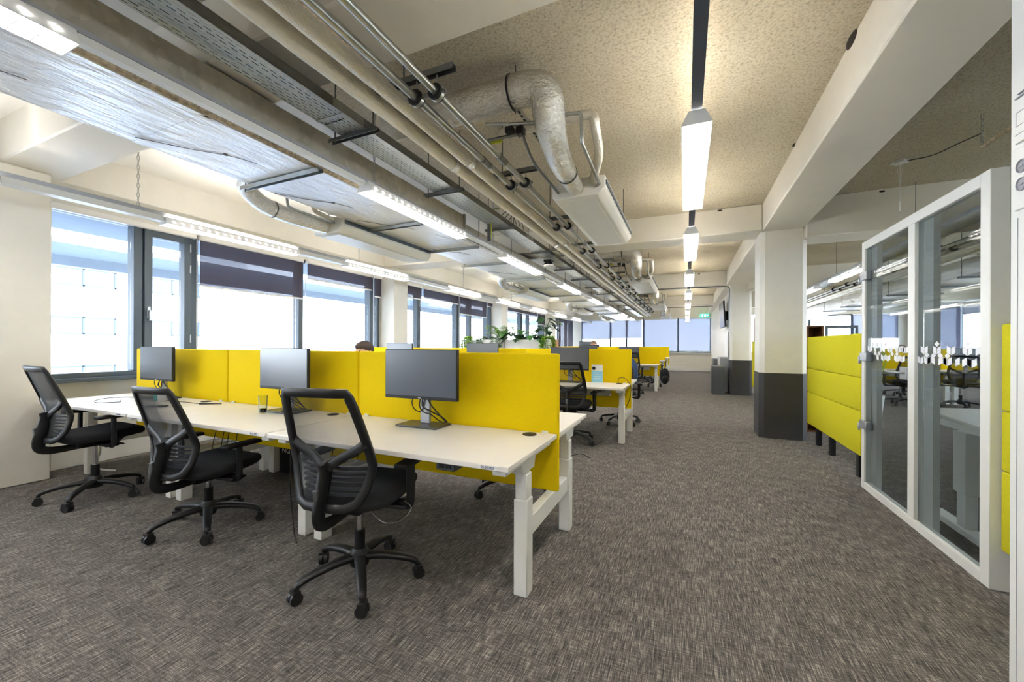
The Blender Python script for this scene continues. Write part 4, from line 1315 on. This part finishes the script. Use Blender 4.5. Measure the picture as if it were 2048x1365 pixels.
for k in range(4):
    y0 = 2.90 + 5.05 * k
    w = ['nearest the camera on the window side', 'second along on the window side', 'third along on the window side', 'last one on the window side'][k]
    fcu('white ceiling air conditioning unit ' + w, -3.50, -3.18, y0, y0 + 1.50, 2.355, 1, 'fan coil units on the window side')
    d = thing('ventilation_elbow', 'foil flexible duct curving into the air conditioning unit ' + w, 'duct', (-3.4, y0 - .5, 2.5), 0, 'foil duct elbows')
    p = crs([(-3.14, y0 - .78, 2.62), (-3.28, y0 - .77, 2.615), (-3.42, y0 - .74, 2.57), (-3.44, y0 - .62, 2.49), (-3.41, y0 - .45, 2.445), (-3.37, y0 - .2, 2.43), (-3.34, y0 - .005, 2.43)], 7)
    MB().tube(p, .072, 16, up=(0, 0, 1)).build('foil_sleeve', M['foil_duct'], d, smooth=70, world=True)
    a = 26
    MB().tube([p[a] - Vector((0, .005, 0)), p[a] + Vector((0, .005, 0))], .075, 16).build('cable_tie', M['cable'], d, world=True)
    g_ = thing('ceiling_pipe_branch', 'thin steel pipes by the flexible duct, ' + w, 'pipe', (-3.2, y0 - .4, 2.5), 0, 'pipe branches')
    MB().tube(crs([(-3.24, y0 - .50, 2.765), (-3.24, y0 - .50, 2.50), (-3.24, y0 - .44, 2.455), (-3.23, y0 - .2, 2.45), (-3.22, y0 - .006, 2.45)], 5), .012, 8).build('pipe', M['steel'], g_, world=True, smooth=60)
    MB().tube(crs([(-3.25, y0 - .22, 2.765), (-3.255, y0 - .22, 2.54), (-3.25, y0 - .12, 2.50), (-3.24, y0 - .006, 2.49)], 5), .020, 10).build('lagged_pipe', M['foil_pipe'], g_, world=True, smooth=60)
# conduit along the third cross beam and down the column
t = thing('ceiling_pipe', 'thin grey conduit along the third cross beam bending to the second column', 'pipe', (0, 11.2, 2.7))
MB().tube(crs([(-1.1, 11.2, 2.74), (0, 11.2, 2.73), (.7, 11.2, 2.73), (.93, 11.2, 2.72), (.985, 11.21, 2.66)], 5) + [(.985, 11.22, 2.0), (.985, 11.22, .9)], .014, 8).build('conduit', M['steel_dark'], t, world=True, smooth=60)
t = thing('ceiling_pipe', 'thin grey conduit along the last cross beam before the far wall', 'pipe', (0, 16.3, 2.6))
MB().tube([(-2.2, 16.3, 2.70), (.9, 16.3, 2.70)], .013, 8).build('conduit', M['steel_dark'], t, world=True, smooth=60)
# ------------------------------------------------------------------ right hand side
# padded lime screens on black legs
def booth(label, y0, y1, x=1.42, z0=.255, z1=1.352):
    t = thing('acoustic_screen', label, 'padded screen', (x + .06, (y0 + y1) / 2, 0), 0, 'lime padded screens')
    b = MB()
    cuts = [z0, z0 + .40, z0 + .70, z1]
    for a, c in zip(cuts[:-1], cuts[1:]): b.box(x, y0, a + .0015, x + .07, y1, c - .0015)
    b.build('padded_front', M['lime'], t, bevel=.010, segs=3, world=True)
    MB().box(x + .071, y0, z0, x + .15, y1, z1).build('padded_back', M['lime'], t, bevel=.014, segs=3, world=True)
    for a in (y0 + .30, y0 + 1.1 if y1 - y0 > 1.3 else y1 - .2, y1 - .10):
        MB().tube([(x + .10, a, 0), (x + .10, a, z0 + .01)], sec=rect(.06, .05)).build('leg', M['black_plastic'], t, world=True)
    return t
booth('lime yellow padded screen on black legs between the column and the glass door', 4.46, 6.15)
booth('lime yellow padded screen beyond the near column, by the second column', 8.9, 11.1, 1.46)
booth('lime yellow padded screen at the right edge, in front of the glass partition', 1.74, 2.80, 1.445, z0=.215)
# timber shelf units behind the sofas
t = thing('shelf_unit', 'brown timber shelf unit standing behind the lime screen by the near column', 'shelf', (1.7, 7.1, 0))
MB().box(1.60, 6.95, 0, 1.62, 7.4, 1.53).box(1.78, 6.95, 0, 1.80, 7.4, 1.53).box(1.62, 6.95, 1.51, 1.78, 7.4, 1.53).box(1.62, 6.95, .7, 1.78, 7.4, .72).box(1.62, 6.95, 0, 1.78, 7.4, .02).build('carcass', M['wood_dark'], t, world=True)
MB().box(1.62, 7.38, .02, 1.78, 7.4, 1.51).build('shelf_back', M['wood_dark'], t, world=True)
t = thing('shelf_unit', 'open timber shelf unit with green felt back panel beyond the near column', 'shelf', (2.0, 11.6, 0))
MB().box(1.6, 11.45, 0, 1.62, 11.85, 1.95).box(2.38, 11.45, 0, 2.40, 11.85, 1.95).box(1.62, 11.45, 1.93, 2.38, 11.85, 1.95).box(1.62, 11.45, 1.60, 2.38, 11.85, 1.62).box(1.62, 11.45, .7, 2.38, 11.85, .72).build('carcass', M['wood'], t, world=True)
MB().box(1.62, 11.82, 1.62, 2.38, 11.85, 1.93).build('felt_back', M['green_felt'], t, world=True)
MB().box(1.62, 11.82, .72, 2.38, 11.85, 1.60).build('shelf_back', M['wood_dark'], t, world=True)

# glass partition with door
GX = 1.415
t = thing('glass_partition', 'white framed glass partition with a glass door and white leaf pattern strip', 'glass partition', (GX, 3.6, 0))
Y0, Y1, GZ = 2.82, 4.425, 2.145
f = MB()
f.box(GX, Y0, 0, GX + .075, Y0 + .075, GZ).box(GX, Y1 - .06, 0, GX + .05, Y1, GZ).box(GX, 3.548, .06, GX + .05, 3.635, GZ - .07)
f.box(GX, Y0 + .075, 0, GX + .05, Y1 - .06, .06).box(GX, Y0 + .075, GZ - .07, GX + .05, Y1 - .06, GZ)
f.build('frame', M['white_metal'], t, world=True, bevel=.003)
f = MB()
f.box(GX + .05, Y1 - .16, .03, GX + .085, Y1 - .02, GZ - .02).box(GX + .05, 3.44, .03, GX + .085, 3.548, GZ - .02)
f.build('inner_jamb', M['white_metal'], t, world=True)
fp = MB().box(GX + .020, Y0 + .076, .061, GX + .028, 3.547, GZ - .071).build('glass_pane', M['door_glass'], t, world=True, smooth=0)
dr = MB().box(GX + .012, 3.637, .062, GX + .022, Y1 - .062, GZ - .072).build('door_leaf', M['door_glass'], t, world=True, smooth=0)
for zz in (.555, 1.145, 1.845):
    MB().box(GX - .012, Y1 - .13, zz - .035, GX + .030, Y1 + .012, zz + .035).cyl((GX - .012, Y1 + .012, zz - .06), (GX - .012, Y1 + .012, zz + .005), .010, n=10).build('hinge', M['silver'], dr, world=True, bevel=.004)
hd = MB().box(GX - .004, 3.645, 1.00, GX + .012, 3.74, 1.09)
hd.tube(crs([(GX + .0, 3.67, 1.05), (GX - .035, 3.67, 1.05), (GX - .045, 3.70, 1.05), (GX - .045, 3.80, 1.05), (GX - .042, 3.86, 1.055)], 5), .009, 8)
hd.build('door_handle', M['silver'], dr, world=True, bevel=.003)
pa = plain('decal_white', (240, 240, 244), .6, var=.01)
def quad(mb, y, z, pts, x):
    n = len(pts)
    vs = [(x, y + p, z + q) for p, q in pts] + [(x - .001, y + p, z + q) for p, q in pts]
    fs = [tuple(range(n)), tuple(reversed(range(n, 2 * n)))] + [(i, (i + 1) % n, n + (i + 1) % n, n + i) for i in range(n)]
    mb.add(vs, fs)
def pxY(px):
    th = math.atan((1372. - 1024) / 790.)
    dx = (px - 1024) / 790.
    r0, r1 = -math.sin(th) + dx * math.cos(th), math.cos(th) + dx * math.sin(th)
    return 1.41 * r1 / r0
W_, HH, SL = .038, .040, .013
def half(mb, y, z, s, up, x):      # one slanted leaf; s=+1 lies to the viewer's left (deeper)
    k = SL * up
    quad(mb, y, z, [(s * .003, -HH / 2 - k / 2), (s * (.003 + W_), -HH / 2 + k / 2), (s * (.003 + W_), HH / 2 + k / 2), (s * .003, HH / 2 - k / 2)], x)
def dia(mb, y, z, x): quad(mb, y, z, [(0, -.018), (.028, 0), (0, .018), (-.028, 0)], x)
rows = {1: 1.213, 2: 1.180, 3: 1.147, 0: 1.252}
def decal(parent, items, x):
    mb = MB()
    for kind, zx in items:
        y = pxY(1720 + zx / 4.55)
        r, k = kind
        z = rows[r]
        if k == 'd': dia(mb, y, z, x)
        if k in 'vl': half(mb, y, z, 1, 1, x)
        if k in 'vr': half(mb, y, z, -1, 1, x)
        if k in 'aL': half(mb, y, z, 1, -1, x)
        if k in 'aR': half(mb, y, z, -1, -1, x)
    mb.build('leaf_pattern', pa, parent, world=True, smooth=0, rec=False)
decal(fp, [((1, 'v'), 542), ((1, 'v'), 655), ((0, 'd'), 655), ((1, 'v'), 780), ((1, 'v'), 925), ((0, 'd'), 925), ((1, 'a'), 1045),
           ((2, 'd'), 567), ((2, 'd'), 625), ((2, 'd'), 685), ((2, 'd'), 748), ((3, 'v'), 513), ((3, 'v'), 567), ((3, 'a'), 605), ((3, 'a'), 705), ((3, 'v'), 750), ((3, 'r'), 818), ((3, 'a'), 922), ((3, 'v'), 966)], GX + .0185)
decal(dr, [((1, 'v'), 70), ((1, 'l'), 128), ((1, 'a'), 182), ((1, 'v'), 248), ((1, 'R'), 296), ((1, 'a'), 350), ((1, 'v'), 390), ((2, 'd'), 118), ((2, 'd'), 152), ((2, 'd'), 270), ((2, 'd'), 312),
           ((0, 'd'), 100), ((0, 'd'), 135), ((0, 'd'), 172), ((0, 'd'), 210), ((3, 'l'), 150), ((3, 'v'), 190), ((3, 'v'), 230), ((3, 'v'), 312), ((3, 'v'), 358)], GX + .0105)
tag(MB().box(1.491, 2.822, 0, 1.60, 2.90, 2.14).build('door_jamb', M['green_felt'], bevel=.003), None, None, None, 'structure')

# white sit-stand table behind the glass
t = thing('meeting_table', 'white table on a T shaped leg standing behind the glass partition', 'table', (1.95, 3.6, 0))
MB().prism([(1.62, 3.05), (2.75, 3.05), (2.75, 4.55), (1.76, 4.30)], 'z', .715, .74).build('tabletop', M['desk_white'], t, world=True, bevel=.003)
MB().box(1.68, 3.20, .675, 1.72, 4.15, .714).build('frame_rail', M['white_metal'], t, world=True)
MB().box(1.655, 3.52, .27, 1.735, 3.65, .674).box(1.665, 3.54, .045, 1.725, 3.63, .27).build('leg', M['white_metal'], t, world=True, bevel=.003)
MB().box(1.655, 3.15, 0, 1.735, 3.95, .045).build('foot', M['white_metal'], t, world=True, bevel=.004)
MB().box(2.50, 3.15, 0, 2.58, 3.95, .045).build('foot', M['white_metal'], t, world=True, bevel=.004)
MB().box(2.50, 3.52, .045, 2.58, 3.65, .714).build('leg', M['white_metal'], t, world=True, bevel=.003)

# desks of the right wing
XWg = [3.68 + 1.53 * (k + .5) for k in range(3)]
for k in range(3):
    nm = ['left hand', 'middle', 'right hand'][k]
    place(desk0, (XWg[k], 11.95, 0), 0, 'white desk in the right wing, %s of three, near side' % nm, 'desks in the right wing')
    place(desk1, (XWg[k], 11.96, 0), PI, 'white desk in the right wing, %s of three, behind the divider' % nm, 'desks in the right wing')
    place(sc0, (XWg[k], 11.955, 0), 0, 'yellow divider in the right wing seen through the glass, %s of three' % nm, 'yellow dividers in the right wing')

# white power pillar at the right edge with socket plates on its corridor face
PX = .905
t = thing('power_pillar', 'white power pillar with sockets and thermostat cutting the right edge of the view', 'power pillar', (PX + .12, 1.35, 0))
MB().box(PX, .95, 0, PX + .22, 1.718, 3.125).build('pillar_body', M['white_metal'], t, world=True, bevel=.004)
sp = MB().box(PX - .008, 1.50, 1.64, PX - .0005, 1.690, 1.825).build('socket_plate', M['white_metal'], t, world=True, bevel=.003)
o = MB()
for zz in (1.765, 1.712):
    o.lathe([(.020, 0), (.0195, .004), (.017, .0045), (.016, .001), (.0001, .001)], (0, 0, 0), 22)
    for i in range(len(o.v) - 110, len(o.v)):
        x, y, z = o.v[i]
        o.v[i] = (PX - .0085 - z, 1.655 + x, zz + y)
    o.box(PX - .0125, 1.648, zz - .002, PX - .009, 1.662, zz + .002)
o.build('socket_outlet', M['text_grey'], sp, world=True, smooth=50)
MB().box(PX - .006, 1.50, 1.84, PX - .0005, 1.690, 1.965).build('thermostat_plate', M['white_metal'], t, world=True, bevel=.002)
o = MB()
for (y0, z0, y1, z1) in [(1.64, 1.975, 1.69, 1.977), (1.645, 1.985, 1.68, 1.987), (1.655, 1.93, 1.685, 1.932), (1.655, 1.89, 1.685, 1.892), (1.683, 1.89, 1.685, 1.932), (1.645, 1.865, 1.688, 1.867)]:
    o.box(PX - .0066, y0, z0, PX - .0005, y1, z1)
o.build('thermostat_print', M['text_grey'], t, world=True, smooth=0)
MB().box(PX - .0012, 1.685, .05, PX + .0005, 1.687, 1.62).build('panel_seam', M['text_grey'], t, world=True, smooth=0)

# cabinets, whiteboard and screen by the second column
t = thing('storage_cabinet', 'low dark grey cabinet standing in front of the second column', 'cabinet', (.76, 11.7, 0))
MB().box(.615, 11.3, 0, .905, 11.9, .715).build('carcass', M['dark_cabinet'], t, world=True, bevel=.004)
MB().box(.605, 11.32, .02, .613, 11.88, .70).build('door_front', M['dark_cabinet'], t, world=True, bevel=.002)
t = thing('storage_cabinet', 'pale grey tall cabinet behind the low dark one, below the wood edged board', 'cabinet', (.98, 12.4, 0))
MB().box(.84, 12.0, 0, 1.10, 12.9, .93).build('carcass', M['rail_grey'], t, world=True, bevel=.004)
t = thing('storage_cabinet', 'second dark grey cabinet further along the right wall', 'cabinet', (.95, 14.6, 0))
MB().box(.80, 14.1, 0, 1.10, 15.0, .82).build('carcass', M['dark_cabinet'], t, world=True, bevel=.004)
t = thing('mounted_whiteboard', 'white board with a timber edge standing on the pale cabinet under the television', 'whiteboard', (1.05, 12.5, 1.3))
MB().box(1.04, 12.2, .935, 1.06, 13.2, 1.62).build('board', M['paper'], t, world=True)
MB().box(1.035, 12.17, .935, 1.065, 12.199, 1.62).build('timber_edge', M['wood_dark'], t, world=True)
t = thing('mounted_television', 'black television angled on a wall bracket over the cabinets on the right', 'television', (1.0, 13.3, 2.1))
MB().obox((.975, 13.1, 2.14), .022, .60, .37, (0, -.06, .02)).build('housing', M['black_plastic'], t, world=True, bevel=.006)
MB().obox((.9515, 13.1, 2.1425), .002, .59, .36, (0, -.06, .02)).build('display', M['screen'], t, world=True)
MB().box(1.0, 13.1, 2.0, 1.118, 13.2, 2.25).box(1.0, 13.3, 2.0, 1.118, 13.4, 2.25).build('wall_bracket', M['black_plastic'], t, world=True)
# exit sign
t = thing('exit_sign', 'green running man exit sign hanging before the far wall', 'exit sign', (.79, 20.9, 2.69))
MB().box(.60, 20.88, 2.60, .98, 20.92, 2.76).build('sign_panel', M['exit_green'], t, world=True)
g = MB().ball((.72, 20.878, 2.725), .016, .002, .016, 8, 6)
g.tube([(.715, 20.878, 2.705), (.70, 20.878, 2.665)], .010, 6).tube([(.70, 20.878, 2.668), (.735, 20.878, 2.645), (.73, 20.878, 2.62)], .006, 6).tube([(.70, 20.878, 2.668), (.68, 20.878, 2.64), (.655, 20.878, 2.635)], .006, 6).tube([(.712, 20.878, 2.70), (.745, 20.878, 2.685)], .005, 6).tube([(.712, 20.878, 2.70), (.68, 20.878, 2.69)], .005, 6)
g.box(.80, 20.877, 2.625, .86, 20.879, 2.735)
g.prism([(.91, 2.68), (.935, 2.705), (.935, 2.69), (.965, 2.69), (.965, 2.67), (.935, 2.67), (.935, 2.655)], 'y', 20.877, 20.879)
g.build('running_man_symbol', M['exit_white'], t, world=True)
MB().cyl((.66, 20.9, 2.76), (.66, 20.9, ZC - .002), .004, n=6).cyl((.92, 20.9, 2.76), (.92, 20.9, ZC - .002), .004, n=6).build('suspension_rod', M['rod'], t, world=True)

# right wing services
t = thing('ceiling_rose', 'small white ceiling rose with a hanging flex in the right wing', 'ceiling rose', (1.99, 5.28, 3.1))
MB().cyl((1.99, 5.28, 3.105), (1.99, 5.28, 3.129), .05, n=18).box(1.92, 5.25, 3.11, 2.06, 5.31, 3.129).build('plate', M['white_metal'], t, world=True)
MB().tube([(1.965, 5.28, 3.105), (1.99, 5.27, 2.86)], .002, 5).tube([(2.015, 5.28, 3.105), (1.99, 5.27, 2.86)], .002, 5).tube([(1.99, 5.28, 3.105), (1.99, 5.27, 2.70)], .003, 5).build('flex', M['cable_white'], t, world=True)
MB().cyl((1.99, 5.27, 2.62), (1.99, 5.27, 2.71), .008, n=8).build('connector', M['white_metal'], t, world=True)
MB().tube(crs([(2.04, 5.26, 3.115), (2.12, 5.0, 3.04), (2.18, 4.75, 3.02), (2.2, 4.5, 2.98)], 6), .005, 6).build('slack_cable', M['cable'], t, world=True)
chain('steel chain hanging from the right wing ceiling above the glass partition', 2.2, 4.48, 2.86, ZC)
o = MB().tube(crs([(2.2, 4.48, 2.86), (2.3, 4.3, 2.93), (2.5, 4.0, 2.98), (2.9, 3.6, 3.05)], 6), .016, 8).build('ceiling_lagged_cable', M['dust'], smooth=60)
tag(o, 'fuzzy pale lagged cable rising to the right from the chain above the partition', 'cable')
t = thing('ventilation_duct', 'foil wrapped rectangular duct running through the right wing', 'duct', (4.2, 10, 2.5))
MB().box(3.95, 1.5, 2.33, 4.60, 20, 2.60).build('foil_lagging', M['foil'], t, world=True, bevel=.006)
for i, y in enumerate([7.2, 8.4, 9.6, 10.8, 12.0, 13.5, 15.0]):
    s_ = thing('ceiling_duct_strut', 'steel channel under the right wing duct, %s from the camera' % ORD[i], 'steel channel', (4.27, y, 2.3), 0, 'steel channels under the right wing duct')
    mb = MB()
    channel(mb, (3.86, y, 2.295), (4.75, y, 0), .041, .030)
    mb.build('channel', M['steel_dark'], s_, world=True)
    for x in (3.90, 4.66): MB().cyl((x, y, 2.285), (x, y, 2.625 if 6.13 < y < 6.6 or 11.25 < y < 11.7 else ZC - .002), .005, n=6).build('threaded_rod', M['rod'], s_, world=True)
for i, x in enumerate([3.0, 3.13, 3.30, 3.44]):
    t = thing('ceiling_pipe', ['bare steel pipe in the right wing, first from the column', 'bare steel pipe in the right wing, second from the column', 'foil lagged pipe in the right wing, third from the column', 'foil lagged pipe in the right wing, fourth from the column'][i], 'pipe', (x, 8, 2.5), 0, 'right wing pipes')
    MB().cyl((x, 1.5, 2.50), (x, 20, 2.50), .022 if i < 2 else .045, n=12).build('pipe', M['steel'] if i < 2 else M['foil_pipe'], t, world=True)
    if i < 2:
        for y in (6.9, 7.7, 8.5, 9.3, 10.1, 10.9): MB().cyl((x, y - .02, 2.50), (x, y + .02, 2.50), .042, n=14).build('rubber_clamp', M['rubber'], t, world=True)
t = thing('ceiling_cable_tray', 'galvanised cable tray in the right wing above the strip lights', 'cable tray', (2.75, 8, 2.55))
MB().box(2.62, 1.5, 2.56, 2.85, 20, 2.562).build('tray_floor', M['tray'], t, world=True, smooth=0)
MB().box(2.62, 1.5, 2.56, 2.622, 20, 2.61).box(2.848, 1.5, 2.56, 2.85, 20, 2.61).build('tray_side', M['steel_dark'], t, world=True)
for k in range(2):
    y0 = 8.0 + 5.0 * k
    fcu('white air conditioning unit in the right wing, %s the glass' % ['nearer to', 'further from'][k], 5.2, 5.58, y0, y0 + 1.7, 2.30, 1, 'fan coil units in the right wing')
t = thing('potted_plant', 'tall plant whose green leaf tip shows over the lime screen', 'plant', (3.0, 8.9, 0))
MB().lathe([(.12, 0), (.16, .38), (.15, .38), (.14, .34), (.0001, .34)], (0, 0, 0), 18).build('pot', M['white_metal'], t, smooth=60)
lf = MB()
for k in range(9):
    a = 2.4 * k
    leaf(lf, (0, 0, .34), (math.cos(a) * .22, math.sin(a) * .2, 1.15 + .06 * (k % 5)), .05, .1, seg=5, shape=[.3, .8, 1, .9, .6, 0])
lf.build('foliage', M['leaf_bright'], t, smooth=0, rec=False)
t = thing('door_frame', 'dark blue framed glass door at the far end of the right wing', 'door', (5.9, 20.6, 0))
f = MB()
f.box(5.35, 20.5, 0, 5.45, 20.6, 2.1).box(6.35, 20.5, 0, 6.45, 20.6, 2.1).box(5.45, 20.5, 2.0, 6.35, 20.6, 2.1).box(5.45, 20.5, 0, 6.35, 20.6, .15)
f.build('frame', M['frame_grey'], t, world=True)
MB().box(5.45, 20.54, .15, 6.35, 20.55, 2.0).build('glass_pane', M['door_glass'], t, world=True, smooth=0)
# ------------------------------------------------------------------ camera, world
F_PX, HX, HC = 790., 1372., 690.8
yaw = math.atan((HX - 1024) / F_PX)
roll = math.atan(8 / 2150)
cam = bpy.data.cameras.new('camera')
cam.sensor_width = 36
cam.lens = F_PX / 2048 * 36
cam.shift_y = (HC - 682.5) / 2048
cam.clip_start = .05
cam.clip_end = 200
co = bpy.data.objects.new('camera', cam)
COL.objects.link(co)
co.matrix_world = Matrix.Translation((0, 0, H)) @ Matrix.Rotation(yaw, 4, 'Z') @ Matrix.Rotation(PI / 2, 4, 'X') @ Matrix.Rotation(roll, 4, 'Z')
scene.camera = co
wd = bpy.data.worlds.new('sky')
scene.world = wd
wd.use_nodes = True
bg = wd.node_tree.nodes['Background']
tcw = wd.node_tree.nodes.new('ShaderNodeTexCoord')
sep = wd.node_tree.nodes.new('ShaderNodeSeparateXYZ')
rp = wd.node_tree.nodes.new('ShaderNodeValToRGB')
rp.color_ramp.elements[0].position = .0
rp.color_ramp.elements[0].color = (.95, .97, 1, 1)
rp.color_ramp.elements[1].position = .7
rp.color_ramp.elements[1].color = (.84, .91, 1, 1)
wd.node_tree.links.new(tcw.outputs['Generated'], sep.inputs[0])
wd.node_tree.links.new(sep.outputs['Z'], rp.inputs['Fac'])
wd.node_tree.links.new(rp.outputs['Color'], bg.inputs['Color'])
bg.inputs['Strength'].default_value = 6.0
scene.view_settings.view_transform = 'Standard'
scene.view_settings.look = 'None'
scene.view_settings.gamma = 1
scene.view_settings.exposure = 1.4
scene.view_settings.use_curve_mapping = False
scene.cycles.max_bounces = 8
scene.cycles.diffuse_bounces = 5
scene.cycles.transparent_max_bounces = 16
scene.cycles.sample_clamp_indirect = 6
scene.cycles.caustics_reflective = False
scene.cycles.caustics_refractive = False
scene.cycles.use_adaptive_sampling = True
scene.cycles.adaptive_threshold = .02
